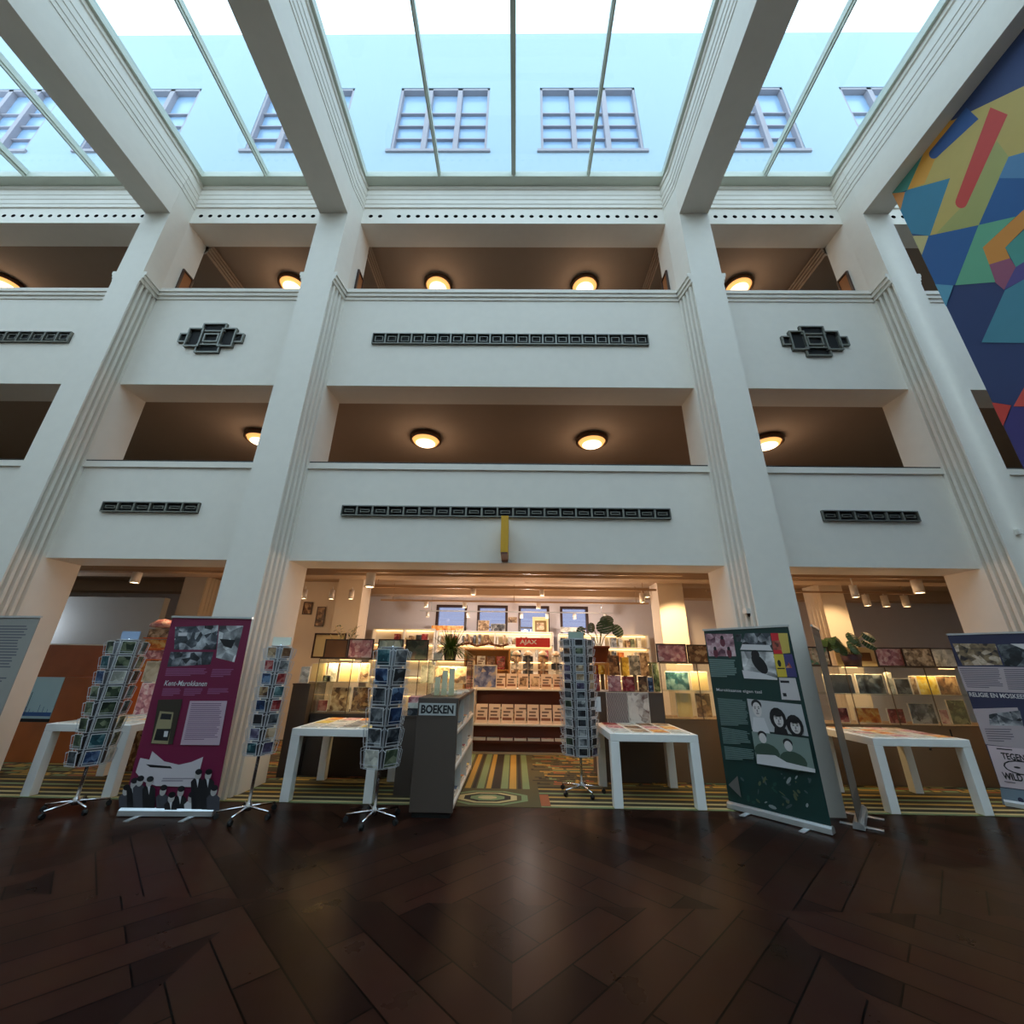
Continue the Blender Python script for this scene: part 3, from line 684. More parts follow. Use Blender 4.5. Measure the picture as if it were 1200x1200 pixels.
card_stand('tall grey card stand on the carpet beside the counter of books', 'the tall stand on the carpet', (.935, 6.60, .0035), face_to(.935, 6.60, .16), 13, .47, 2.02, .225, ['dark', 'brown', 'grey', 'black', 'green', 'dark', 'violet', 'grey', 'dark', 'sepia', 'black'], header=mat('header_green', (160, 176, 160), .5), n=8, lim=.3)
tag(MB().box(-.05, .05, -.004, .004, 0, .2).build('price_tag', [CARDW], loc=(1.215, 6.62, 1.02)), 'white swing tag hanging on the tall grey card stand', 'tag')
# ---------------------------------------------------------------- roll-up banners
INK = mat('print_ink', (22, 22, 26), .5); LT = mat('print_light', (206, 204, 206), .5)
BW1 = photo('bw_picture', [(14, 16, 20), (70, 76, 84), (190, 192, 196)], 7); BW2 = photo('bw_picture_light', [(60, 60, 64), (150, 150, 152), (226, 226, 226)], 5)
def banner(label, P0, P1, h, base_mat, rows, lean=0):
    P0 = Vector((P0[0], P0[1], 0)); P1 = Vector((P1[0], P1[1], 0)); ax = (P1-P0); w = ax.length; ax.normalize()
    t = thing('rollup_banner', label, 'banner', P0, math.atan2(ax.y, ax.x))
    pr = Print(P0, ax); pr.lean = lean; pr.mi(base_mat)
    pr.box(0.01, w-.01, 0, .006, .075, h, 0)
    rows(pr, w, h)
    if lean:
        pr.v = [(p[0]+lean*p[2], p[1], p[2]) for p in pr.v]
    pr.out('print', t)
    b = MB().extx([(-.05, .012), (-.045, .06), (-.02, .08), (.03, .08), (.055, .055), (.06, .012)], 0, w); b.build('base_cassette', [ALU], t)
    for s in (.22, .78):
        MB().box(w*s-.03, w*s+.03, -.2, .19, 0, .012).build('foot', [ALU], t, bevel=.004)
    MB().box(lean*h, w+lean*h, -.012, .014, h, h+.025).build('top_rail', [ALU], t)
    MB().tube((w/2, .03, .05), (w/2+lean*h, .03, h), .011, n=8).build('support_pole', [ALU], t)
    return t
MG = mat('banner_magenta', (112, 20, 60), .5); MG2 = mat('banner_text_mauve', (150, 84, 124), .5)
def z75(ox, oy, s): return lambda pts: [(ox+a/s, oy+b/s) for a, b in pts]
def magenta(p, w, h):
    q = z75(140, 720, 7.5); g = z75(140, 830, 7.5)
    p.poly(q([(490, 110), (870, 95), (850, 310), (480, 310)]), BW1, True)
    p.poly(q([(520, 160), (600, 160), (590, 190), (515, 190)]), LT, True)
    p.poly(q([(880, 100), (1090, 100), (1060, 230), (1010, 420), (850, 380)]), BW2, True)
    p.poly(q([(880, 215), (1020, 225), (985, 300), (920, 280)]), INK, True)
    p.poly(q([(450, 330), (830, 330), (800, 440), (420, 460)]), BW1, True)
    for blk, n in (([(415, 475), (780, 475), (775, 545), (400, 545)], 5), ([(820, 480), (1005, 480), (985, 555), (800, 555)], 5), ([(385, 650), (550, 650), (540, 720), (370, 720)], 5), ([(575, 650), (745, 650), (730, 718), (560, 718)], 5), ([(785, 650), (970, 650), (955, 705), (770, 705)], 4)):
        p.lines(q(blk), n, MG2)
    a = p.loc(*q([(393, 626)])[0]); b = p.loc(*q([(768, 626)])[0]); c = p.loc(*q([(400, 580)])[0])
    p.text('Kent-Marokkanen', a[0], a[1], b[0]-a[0], c[1]-a[1], LT, .01, .2)
    p.poly(q([(345, 750), (560, 745), (470, 1140), (280, 1135)]), mat('phone_photo', (52, 44, 34), .5), True)
    p.poly(q([(360, 850), (480, 860), (430, 1140), (285, 1130)]), mat('phone_body', (150, 138, 104), .5), True)
    p.poly(q([(375, 870), (465, 875), (455, 925), (360, 920)]), INK, True)
    p.poly(q([(335, 1005), (455, 1005), (430, 1110), (305, 1105)]), INK, True)
    p.poly(q([(400, 1025), (435, 1025), (425, 1075), (392, 1075)]), LT, True)
    p.poly(q([(625, 760), (952, 760), (882, 1148), (540, 1145)]), mat('letter_paper', (186, 160, 172), .6), True)
    p.lines(q([(640, 780), (925, 780), (865, 1110), (570, 1110)]), 19, mat('letter_lines', (104, 76, 104), .6), .35)
    p.poly(g([(190, 435), (270, 450), (295, 375), (400, 465), (530, 495), (640, 470), (742, 425), (700, 590), (640, 690), (330, 680), (215, 640), (150, 560)]), mat('white_sheet', (196, 186, 190), .6), True)
    p.lines(g([(240, 490), (600, 520), (600, 560), (330, 555)]), 1, INK, .4); p.lines(g([(390, 610), (690, 610), (690, 650), (370, 650)]), 2, mat('faint_letters', (140, 130, 140), .5), .5)
    SK = mat('grey_skin', (176, 170, 168), .6); GC = mat('grey_coat', (62, 62, 70), .6)
    for x0, tp, hd, cm in ((60, 700, 36, GC), (130, 640, 34, INK), (185, 620, 36, GC), (270, 625, 40, INK), (390, 700, 34, GC), (545, 710, 40, INK), (640, 760, 30, LT), (700, 560, 36, INK), (790, 560, 40, INK), (840, 700, 30, GC), (470, 760, 30, INK)):
        p.poly(g([(x0-52, 892), (x0-58, tp+80), (x0-30, tp+52), (x0+30, tp+52), (x0+58, tp+80), (x0+52, 892)]), cm, True)
        c0 = p.loc(*g([(x0+6, tp+20)])[0]); p.ell(c0[0], c0[1], .036, .05, SK); p.ell(c0[0], c0[1]+.03, .04, .03, INK)
        if cm == INK: p.poly(g([(x0-10, tp+58), (x0+14, tp+58), (x0+2, tp+130)]), LT, True)
banner('magenta roll-up banner with black and white photos of a demonstration', (-4.42, 5.42), (-3.38, 5.46), 2.16, MG, magenta, -.038)
GR = mat('banner_green', (20, 54, 50), .5); GT = mat('banner_text_green', (104, 128, 124), .5)
def green(p, w, h):
    q = z75(810, 720, 7.5); g = z75(830, 830, 7.5)
    p.poly(q([(120, 170), (365, 172), (395, 368), (155, 368)]), photo('pink_class', [(90, 56, 70), (170, 130, 140), (214, 190, 194)], 8), True)
    for x, y, r in ((270, 205, .022), (210, 300, .02), (330, 300, .02)):
        c = p.loc(*q([(x, y)])[0]); p.ell(c[0], c[1]-.06, r*1.6, .06, mat('print_maroon', (104, 44, 58), .5)); p.ell(c[0], c[1], r, r*1.3, INK)
    p.poly(q([(390, 172), (440, 172), (452, 240), (402, 240)]), BW1, True)
    p.poly(q([(475, 165), (690, 165), (718, 320), (430, 312)]), BW1, True)
    p.poly(q([(450, 262), (690, 270), (715, 318), (432, 310)]), LT, True)
    p.poly(q([(697, 165), (765, 165), (778, 228), (710, 232)]), mat('print_crimson', (200, 36, 48), .5), True)
    p.poly(q([(765, 165), (847, 165), (872, 338), (792, 346)]), mat('print_straw', (196, 172, 84), .5), True)
    p.poly(q([(710, 232), (778, 228), (800, 312), (722, 312)]), photo('print_madder', [(90, 50, 40), (170, 84, 70), (200, 150, 110)], 12), True)
    p.poly(q([(722, 312), (795, 312), (806, 346), (732, 348)]), mat('print_crimson', (200, 36, 48), .5), True)
    p.poly(q([(440, 325), (722, 330), (762, 576), (468, 562)]), BW2, True)
    c = p.loc(*q([(600, 420)])[0]); p.ell(c[0], c[1]-.02, .07, .13, INK, a=.5); p.ell(c[0]-.03, c[1]+.09, .05, .06, INK)
    p.poly(q([(450, 490), (600, 510), (760, 560), (760, 576), (468, 562)]), LT, True)
    p.poly(q([(725, 350), (812, 350), (848, 550), (765, 550)]), mat('print_lemon', (206, 180, 60), .5), True)
    p.poly(q([(812, 350), (890, 350), (936, 552), (848, 550)]), mat('print_indigo', (66, 62, 116), .5), True)
    p.poly(q([(835, 470), (860, 420), (890, 470)]), photo('print_madder', [], 12) if False else MATS['print_madder'], True)
    c = p.loc(*q([(778, 430)])[0]); p.ell(c[0], c[1], .02, .04, INK)
    p.poly(q([(760, 470), (825, 470), (828, 480), (762, 480)]), INK, True)
    p.lines(q([(160, 390), (405, 400), (418, 558), (180, 552)]), 9, GT, .75)
    p.poly(q([(775, 556), (920, 560), (967, 757), (800, 747)]), mat('print_newspaper', (196, 190, 190), .5), True)
    p.lines(q([(785, 580), (918, 585), (922, 615), (792, 610)]), 1, INK, .7)
    p.poly(q([(808, 690), (840, 692), (845, 722), (815, 720)]), INK, True)
    a = p.loc(*q([(230, 680)])[0]); b = p.loc(*q([(630, 712)])[0]); c = p.loc(*q([(230, 648)])[0])
    p.text('Marokkaanse eigen taal', a[0], a[1], b[0]-a[0], c[1]-a[1], LT, .006)
    p.lines(q([(235, 735), (485, 755), (530, 985), (268, 978)]), 17, GT, .6)
    p.poly(q([(495, 740), (972, 792), (1037, 1070), (540, 1012)]), mat('print_grey_light', (182, 182, 184), .5), True)
    SK = mat('print_skin', (206, 200, 198), .5); SH = mat('print_shade', (130, 126, 130), .5)
    for x, y, rx, rz, hair in ((585, 835, .052, .085, 0), (775, 925, .052, .08, 1), (925, 985, .05, .075, 1)):
        c = p.loc(*q([(x, y)])[0])
        if hair: p.ell(c[0]-.005, c[1]+.01, rx*1.75, rz*1.55, INK)
        else: p.ell(c[0], c[1]+.055, rx*1.15, rz*.7, INK)
        p.poly([(c[0]-rx*2.1, c[1]-.3), (c[0]-rx*1.2, c[1]-.09), (c[0]+rx*1.2, c[1]-.09), (c[0]+rx*2.1, c[1]-.3)] if x < 900 else [(c[0]-rx, c[1]-.2), (c[0]-rx, c[1]-.09), (c[0]+rx, c[1]-.09), (c[0]+rx, c[1]-.2)], LT if x < 700 else INK)
        p.ell(c[0], c[1], rx, rz, SK)
        for s in (-1, 1): p.ell(c[0]+s*rx*.42, c[1]+.012, .011, .006, INK, 8); p.ell(c[0]+s*rx*.42, c[1]+.03, .015, .004, INK, 8)
        p.ell(c[0], c[1]-.015, .008, .02, SH, 8); p.ell(c[0], c[1]-.045, .02, .008, SH, 10)
        if hair: p.ell(c[0], c[1]+rz*.85, rx*1.05, rz*.4, INK)
    p.lines(g([(125, 165), (372, 205), (400, 322), (145, 312)]), 9, GT, .6); p.lines(g([(150, 330), (412, 362), (420, 462), (165, 450)]), 8, GT, .6)
    p.poly(g([(392, 200), (890, 262), (952, 562), (440, 482)]), mat('print_sage', (120, 136, 130), .5), True)
    for x, y in ((490, 260), (715, 330)):
        c = p.loc(*g([(x, y)])[0]); p.ell(c[0]+.02, c[1]-.15, .14, .1, mat('print_moss', (58, 78, 66), .5)); p.ell(c[0], c[1]+.035, .05, .045, INK); p.ell(c[0], c[1], .042, .055, SK)
    p.poly(g([(440, 400), (600, 410), (700, 470), (950, 530), (952, 562), (440, 482)]), LT, True)
    p.poly(g([(270, 590), (190, 668), (303, 780)]), mat('print_taupe', (104, 100, 96), .5), True)
    rr = random.Random(5)
    for k in range(34):
        x = rr.uniform(300, 920); y = rr.uniform(570, 860); c = p.loc(*g([(x, y)])[0])
        p.ell(c[0], c[1], rr.uniform(.008, .05), rr.uniform(.006, .02), mat(*rr.choice((('print_fern', (34, 74, 62), .5), ('print_dusk', (70, 84, 84), .5), ('print_khaki', (84, 92, 66), .5), ('print_pearl', (140, 148, 146), .5)))), 8, rr.uniform(0, PI))
banner('dark green roll-up banner with black and white portraits', (2.70, 6.10), (3.40, 5.26), 2.14, GR, green)
NV = mat('banner_navy', (44, 46, 76), .5); NT = mat('banner_text_grey', (96, 92, 104), .5); NP = mat('banner_page', (176, 164, 170), .5)
def navy(p, w, h):
    q = z75(1080, 730, 10); g = z75(1100, 830, 8)
    p.poly(q([(360, 240), (862, 245), (952, 492), (480, 498)]), photo('print_prayer', [(36, 30, 34), (140, 120, 90), (206, 190, 170)], 9), True)
    p.poly(q([(880, 252), (1500, 245), (1560, 512), (975, 505)]), MATS['print_dark'], True)
    p.poly(q([(1040, 245), (1300, 245), (1300, 320), (1200, 310)]), LT, True)
    p.poly(q([(415, 510), (1540, 522), (1600, 840), (520, 796)]), NP, True)
    p.lines(q([(440, 530), (900, 535), (980, 780), (540, 765)]), 11, NT, .45); p.lines(q([(960, 540), (1520, 545), (1560, 800), (1020, 790)]), 11, NT, .45)
    a = p.loc(*q([(568, 862)])[0]); b = p.loc(*q([(1250, 892)])[0]); c = p.loc(*q([(570, 812)])[0])
    p.text('RELIGIE EN MOSKEEEN', a[0], a[1], (b[0]-a[0])*1.06, c[1]-a[1], LT, .02)
    p.poly(g([(320, 5), (738, -8), (800, 180), (1100, 200), (1100, 420), (440, 336)]), NP, True)
    p.poly(g([(470, 55), (760, 20), (795, 165), (480, 160)]), BW1, True)
    p.lines(g([(430, 190), (690, 195), (720, 330), (470, 320)]), 6, NT, .35)
    p.poly(g([(452, 345), (1300, 430), (1350, 830), (580, 735)]), mat('poster_pale', (204, 188, 196), .5), True)
    p.lines(g([(540, 372), (790, 395), (795, 412), (545, 390)]), 1, INK, .6)
    a = p.loc(*g([(600, 475)])[0]); c = p.loc(*g([(580, 412)])[0]); b = p.loc(*g([(806, 487)])[0])
    p.text('TEGEN', a[0], a[1], (b[0]-a[0])*1.05, c[1]-a[1], INK, .03)
    c0 = p.loc(*g([(780, 560)])[0]); p.ell(c0[0], c0[1], .16, .085, INK); p.ell(c0[0], c0[1], .145, .07, MATS['poster_pale']); p.ell(c0[0]-.04, c0[1], .03, .012, INK); p.ell(c0[0]+.05, c0[1]-.0, .03, .012, INK)
    a = p.loc(*g([(612, 664)])[0]); c = p.loc(*g([(585, 595)])[0]); b = p.loc(*g([(806, 690)])[0])
    p.text('WILD', a[0], a[1], (b[0]-a[0])*.97, c[1]-a[1], INK, .03)
    p.lines(g([(615, 680), (790, 705), (795, 722), (620, 697)]), 1, NT, .5)
    p.poly(g([(575, 742), (1360, 840), (1400, 1010), (600, 900)]), mat('print_ice', (120, 140, 156), .5), True)
    c0 = p.loc(*g([(770, 860)])[0]); p.ell(c0[0], c0[1], .025, .03, NV)
banner('navy roll-up banner with mosque photos cut by the photo edge', (6.46, 6.40), (7.05, 5.72), 2.15, NV, navy)
GY = mat('banner_grey', (150, 148, 142), .5)
def greyb(p, w, h):
    for k in range(3): p.lines([(.06, h-.1-.62*k), (w-.12, h-.1-.62*k), (w-.12, h-.66-.62*k), (.06, h-.66-.62*k)], 16, mat('banner_text_dark', (84, 84, 96), .5), .4, px=False)
banner('grey roll-up banner full of text, cut by the photo edge', (-7.02, 5.45), (-6.163, 5.36), 2.13, GY, greyb)
# the one seen from its edge
ec = Vector((4.05, 5.72)); ea = math.atan2(ec.y, ec.x)-.085; ed = Vector((math.cos(ea), math.sin(ea)))*.42
EB = mat('banner_back', (92, 82, 76), .5)
e0, e1 = ec-ed, ec+ed
banner('narrow roll-up banner seen edge-on beside the green banner', (e0.x, e0.y), (e1.x, e1.y), 2.16, EB, lambda p, w, h: p.rect(.02, .3, w-.02, h-.1, mat('banner_back_light', (128, 116, 104), .5)))
# ---------------------------------------------------------------- BOEKEN shelf
t = thing('book_shelf', 'taupe fronted shelf with white boards and BOEKEN sign', 'shelf', (-.945, 5.52, .0035)); D = 2.1
s0, s1 = -.255, .245; HT = 1.245
MB().box(s0, s1, 0, .04, .05, HT).build('end_panel', [TAUPE], t, bevel=.006)
MB().box(s0+.03, s1-.03, .02, D-.02, 0, .05).build('plinth', [BLACK], t)
MB().box(s0, s0+.03, .04, D, .05, HT).build('rear_board', [DARKB], t)
MB().box(s0+.03, s1, D-.03, D, .05, HT-.03).build('side_board', [SHELFW], t)
MB().box(s0+.03, s1, .04, D, HT-.03, HT).build('top_board', [TAUPE], t)
for z in (.08, .46, .84): MB().box(s0+.03, s1, .04, D-.03, z, z+.03).build('shelf_board', [SHELFW], t)
for y in (.7, 1.4): MB().box(s0+.03, s1-.01, y, y+.02, .11, HT-.03).build('divider', [SHELFW], t)
pl = MB().box(s0+.02, s1-.03, -.008, 0, 1.05, 1.185).build('sign_plate', [mat('sign_grey', (190, 192, 190), .4)], t)
vs, fs = text_geo('BOEKEN', .40, .098, .04); lm = MB(); lm.v = [(s0+.045+p[0], -.0095, 1.069+p[1]) for p in vs]; lm.f = fs; lm.m = [0]*len(fs); lm.sm = [False]*len(fs)
lm.build('lettering', [INK], pl)
# books in the white shelf
BM = {}
def book_mesh(w, t_, h):
    k = (w, t_, h)
    if k not in BM:
        b = MB().box(0, t_, 0, w, 0, h, 0); b.box(.002, t_-.002, .004, w+.001, h-.0005, h+.0005, 1); BM[k] = b.mesh('book', [PH['grey'], PAPER])
    return BM[k]
colsB = ['red', 'pale', 'blue', 'brown', 'green', 'orange', 'grey', 'dark', 'yellow', 'teal']
for zi, z in enumerate((.1145, .4945, .8745)):
    for sec, (ya, yb) in enumerate(((.06, .68), (.74, 1.38), (1.44, 2.04))):
        for k in range(3):
            c = colsB[(zi*5+sec*3+k) % 10]; y = ya+.05+k*.19; hh = .03+.012*((zi+k+sec) % 3)
            o = inst('book', slab_mesh(.30, .16, round(hh, 3), ('flat', round(hh, 3))), (-.93+s1-.19, 5.52+y+.08, z), slot=1, m=PH[c])
            tag(o, '%s book on the %s board of the BOEKEN shelf, %s from its front' % (c, ['bottom', 'middle', 'top'][zi], ORD[sec*3+k+1]), 'book', 'books in the BOEKEN shelf')
# acrylic holder with pale sheets, papers
t = thing('brochure_holder', 'clear brochure holder with pale green leaflets on the BOEKEN shelf', 'holder', (-.93, 5.75, HT+.0045))
MB().box(-.16, .16, -.05, .12, 0, .012).box(-.16, -.15, -.05, .12, .012, .1).box(.15, .16, -.05, .12, .012, .1).box(-.15, .15, -.05, -.044, .012, .1).build('tray', [GLASS], t)
PG = mat('leaflet_green', (204, 196, 160), .6)
for k, (x, h_, y) in enumerate(((-.09, .22, .0), (.0, .30, .02), (.09, .33, .05))):
    o = MB().box(-.035, .035, 0, .008, 0, h_).build('leaflet', [PG], loc=(-.93+x, 5.75+y, HT+.018)); o.rotation_euler = (-.12, 0, .1*k)
    tag(o, '%s pale green leaflet in the clear holder on the BOEKEN shelf' % ['shortest', 'middle', 'tallest'][k], 'leaflet')
for k in range(2):
    tag(inst('booklet', slab_mesh(.26, .36, .015, ('top', k)), (-.88+.02*k, 6.35+.55*k, HT+.0045), rz=.2*k, slot=1, m=PH[['pale', 'grey'][k]]), '%s booklet lying on top of the BOEKEN shelf, %s the holder' % (['pale', 'grey'][k], ['right behind', 'far behind'][k]), 'booklet')
# low dark cabinet beside it
t = thing('low_cabinet', 'low dark cabinet squeezed beside the BOEKEN shelf', 'cabinet', (-1.42, 6.35, .0038)); MB().box(-.19, .2, 0, .8, 0, .93).build('body', [TAUPE], t); MB().box(-.2, .21, -.01, .8, .93, .95).build('top', [TAUPE], t)
for k, (hh, c) in enumerate(((.09, 'dark'), (.07, 'pale'), (.08, 'pink'))):
    o = MB().box(-.13, .13, -.1, .1, 0, hh).build('box', [PH[c]], loc=(-1.40, 6.48+.2*0, .957+[0, .09, .16][k])); tag(o, '%s box in the small pile on the low dark cabinet, %s' % (c, ['bottom one', 'middle one', 'top one'][k]), 'box')
# ---------------------------------------------------------------- glass cases and pictures
def case(label, x0, x1, y0, y1, zb, zt, shelf, bm, n=2, posts=True):
    t = thing('glass_case', label, 'display case', ((x0+x1)/2, y0, .0038)); w = (x1-x0)/2; d = y1-y0
    MB().box(-w, w, 0, d, 0, zb-.03).build('base', [bm], t)
    MB().box(-w-.01, w+.01, -.01, d+.01, zb-.03, zb).build('deck', [bm], t)
    MB().box(-w, w, 0, .006, zb, zt).build('front_pane', [GLASS], t)
    for sx in (-1, 1): MB().box(sx*w-.003, sx*w+.003, .006, d, zb, zt).build('side_pane', [GLASS], t)
    MB().box(-w, w, 0, d, zt, zt+.01).build('top_pane', [GLASS], t)
    for lx in ((-w*.5, w*.5) if w > .6 else (0,)):
        MB().box(lx-.12, lx+.12, .10, .13, zt-.014, zt-.002).build('case_light', [SHELFLED], t)
        l = bpy.data.lights.new('case_bulb', 'AREA'); l.shape = 'RECTANGLE'; l.size = w*.8; l.size_y = .05; l.energy = 10; l.color = (1, .68, .34)
        o = bpy.data.objects.new('case_bulb', l); C.objects.link(o); o.parent = t; o.location = (lx, .11, zt-.02); o.rotation_euler = (.35, 0, 0)
    MB().box(-w+.01, w-.01, .05, d-.02, shelf, shelf+.012).build('glass_shelf', [GLASS], t)
    f = MB(); e = .006
    for k in range(n+1):
        x = -w+2*w*k/n; f.box(x-e, x+e, -.008, .0, zb, zt)
    f.box(-w, w, -.008, 0, zt-.004, zt+.012); f.box(-w, w, -.008, 0, zb, zb+.012); f.build('edging', [mat('case_edging', (92, 74, 54), .4)], t)
    return t
LC = case('glass case with brown deck behind the table between the card stands', -3.30, -1.62, 7.25, 7.95, .86, 1.69, 1.32, DARKB, 3)
GC2 = case('glass case under the fern behind the BOEKEN shelf', -1.55, -.78, 7.75, 8.3, .95, 1.69, 1.3, DARKB, 1)
RC = case('glass case under two framed pictures beside the green banner', 2.40, 4.25, 7.25, 7.85, .86, 1.70, 1.27, BROWN, 3)
FC = case('glass case with potted plant behind the table by the navy banner', 4.85, 8.1, 7.3, 7.9, .82, 1.69, 1.26, BROWN, 5)
MB().lathe([(0, 0), (.02, 0), (.03, -.02), (.02, -.035), (0, -.04)], c=(-.0, 0, 0), n=10).xform(Matrix.Translation((.03, 0, .5)) @ Matrix.Rotation(PI/2, 4, 'X')).build('knob', [LAMPBODY], FC)
MB().box(.42, .44, -.004, 0, .0, .78).build('door_gap', [BLACK], FC)
def picture(name, label, cat, px0, px1, pt, pb, Y, m, fr=None, zfloor=None, th=.02, group=None, border=.02, tilt=0):
    """a flat board or framed sheet standing upright at depth Y"""
    a = onY(px0, pb, Y); b = onY(px1, pb, Y); c = onY((px0+px1)/2, pt, Y)
    z0 = (a.z+b.z)/2 if zfloor is None else zfloor
    w = (b.x-a.x)/2; h = c.z-z0
    t = thing(name, label, cat, ((a.x+b.x)/2, Y, z0), group=group)
    if fr:
        e = border; f = MB()
        f.box(-w, -w+e, 0, th, 0, h); f.box(w-e, w, 0, th, 0, h); f.box(-w+e, w-e, 0, th, h-e, h); f.box(-w+e, w-e, 0, th, 0, e); f.box(-w+e, w-e, th*.7, th, e, h-e)
        f.build('frame', [fr], t); MB().box(-w+e, w-e, th*.4, th*.7, e, h-e).build('picture', [m], t)
    else:
        MB().box(-w, w, 0, th, 0, h).build('board', [PAPER], t); MB().box(-w+.006, w-.006, -.0012, 0, .006, h-.006).build('print', [m], t)
    if tilt: t.rotation_euler = (-tilt, 0, 0)
    return t
zt = 1.707
picture('framed_picture', 'brown framed panel standing on the glass case by the fluted pillar', 'picture', 378, 405.5, 749, 771, 7.5, mat('brown_card', (128, 84, 48), .6), FRAME, zt)
picture('framed_picture', 'framed pink crowd picture on the glass case, next to the brown panel', 'picture', 406, 436, 748.5, 771, 7.5, PH['pink'], FRAME, zt)
picture('framed_picture', 'framed pale green landscape behind the silver card stand', 'picture', 441, 471, 749, 772, 7.6, photo('print_landscape', [(120, 130, 110), (190, 200, 180), (220, 224, 206)], 5), FRAME, zt)
picture('framed_picture', 'framed dark green picture between silver stand and fern', 'picture', 473.5, 501, 749.5, 773, 7.82, photo('print_mossy', [(44, 52, 40), (84, 92, 72), (120, 96, 80)], 6), FRAME, zt-.02)
picture('framed_picture', 'framed pink city picture on the glass case beside the green banner', 'picture', 771, 806.5, 754.5, 779, 7.5, PH['pink'], FRAME, zt+.01)
picture('framed_picture', 'framed brown picture touching the green banner edge', 'picture', 807.5, 838, 755.5, 780, 7.5, PH['brown'], FRAME, zt+.01)
picture('framed_picture', 'framed green map picture next to the pillar on the plant case', 'picture', 950, 976, 758, 782.5, 7.55, photo('print_map', [(90, 140, 110), (190, 150, 120), (224, 206, 170)], 9), FRAME, zt)
picture('framed_mirror', 'wide pale frame behind the potted plant on the glass case', 'picture', 983, 1031, 758.5, 783, 7.83, mat('brown_card', (128, 84, 48), .6), mat('pale_frame', (214, 190, 140), .5), zt, border=.09)
picture('framed_picture', 'framed pink town picture, first one past the potted plant', 'picture', 1031, 1065, 759, 784, 7.55, PH['pink'], FRAME, zt)
picture('framed_picture', 'framed pink street picture, second one past the potted plant', 'picture', 1063.5, 1099, 759, 785, 7.45, PH['sepia'], FRAME, zt)
picture('framed_picture', 'framed pale picture half hidden by the navy banner', 'picture', 1096, 1126, 759.5, 786, 7.55, PH['pale'], FRAME, zt)
# inside the cases
def incase(lst, Y, zf, where):
    for nm, lb, x0, x1, y0, m in lst:
        picture(nm, '%s %s' % (lb, where), 'board' if nm == 'board' else 'book' if nm == 'book' else 'picture', x0, x1, y0, zf, Y, PH[m] if isinstance(m, str) else m, None, zf, th=.012)
def incase(lst, Y, zf, where):
    for nm, lb, x0, x1, y0, m in lst:
        zf_px = onY((x0+x1)/2, 800, Y)
        a = onY(x0, 800, Y).x; b = onY(x1, 800, Y).x; h = onY((x0+x1)/2, y0, Y).z-zf; w = (b-a)/2
        t = thing(nm, '%s %s' % (lb, where), nm.split('_')[0], ((a+b)/2, Y, zf))
        MB().box(-w, w, 0, .014, 0, h).build('board', [PAPER], t); MB().box(-w+.008, w-.008, -.0015, 0, .008, h-.008).build('print', [PH[m] if isinstance(m, str) else m], t)
CR = mat('cream_board', (222, 196, 140), .6)
incase([('poster', 'cream striped board', 362, 380, 777, CR), ('poster', 'narrow cream board', 382, 393, 777, 'pale'), ('poster', 'yellowish sheet', 396, 419, 777, CR), ('poster', 'lettered cream strip', 420, 431, 777, 'sepia'), ('book', 'small green book', 377, 387, 791, 'green')], 7.45, 1.332, 'on the upper shelf of the case by the fluted pillar')
incase([('book', 'dark book', 360, 375, 821, 'dark'), ('book', 'red book', 376, 388, 820, 'red'), ('poster', 'arch poster', 390, 413, 805, 'sepia'), ('poster', 'flowered poster', 415, 436, 805, 'brown'), ('poster', 'mottled poster', 438, 455, 806, 'grey')], 7.5, .872, 'on the deck of the case by the fluted pillar')
incase([('poster', 'tall grey green print', 492, 507, 779, 'pale'), ('poster', 'wide pale print', 508, 546, 781, 'sepia')], 7.95, 1.312, 'in the case under the fern')
incase([('poster', 'turquoise poster', 780, 808, 787, 'teal'), ('poster', 'cream and green poster', 810, 830, 787, CR)], 7.45, 1.282, 'in the case beside the green banner')
incase([('figurine', 'yellow urn shaped print', 790, 808, 812, CR), ('figurine', 'brown urn shaped print', 812, 830, 812, 'brown')], 7.5, .872, 'low in the case beside the green banner')
incase([('poster', 'dark landscape print', 966, 1000, 790, 'black'), ('poster', 'dark portrait print', 1004, 1036, 790, 'dark'), ('book', 'white text book', 1039, 1047, 788, 'pale'), ('book', 'black and white book', 1048, 1066, 795, 'dark'), ('book', 'cream slim book', 1067, 1074, 792, 'sepia'), ('book', 'yellow book', 1075, 1098, 792, 'yellow'), ('book', 'brown book', 1098, 1122, 792, 'brown')], 7.45, 1.272, 'on the upper shelf of the case by the navy banner')
incase([('book', 'red and white book', 972, 985, 829, 'red'), ('poster', 'tan poster', 993, 1021, 829, 'orange'), ('book', 'red book', 1030, 1049, 830, 'red'), ('poster', 'newspaper page', 1056, 1085, 824, 'grey'), ('book', 'pink book', 1089, 1099, 831, 'pink'), ('poster', 'grey green poster', 1101, 1122, 820, 'green')], 7.5, .832, 'on the deck of the case by the navy banner')
# small dark side cabinet by the pillar with portrait box
t = thing('side_cabinet', 'dark side cabinet against the main fluted pillar', 'cabinet', (-3.455, 7.1, .0038)); MB().box(-.14, .14, 0, .6, 0, 1.29).build('body', [DARKB], t); MB().box(-.145, .145, -.01, .6, 1.29, 1.31).build('top', [DARKB], t)
picture('portrait_card', 'white portrait card on the dark side cabinet', 'card', 350, 361, 781, 799, 7.2, PH['pale'], None, 1.318)
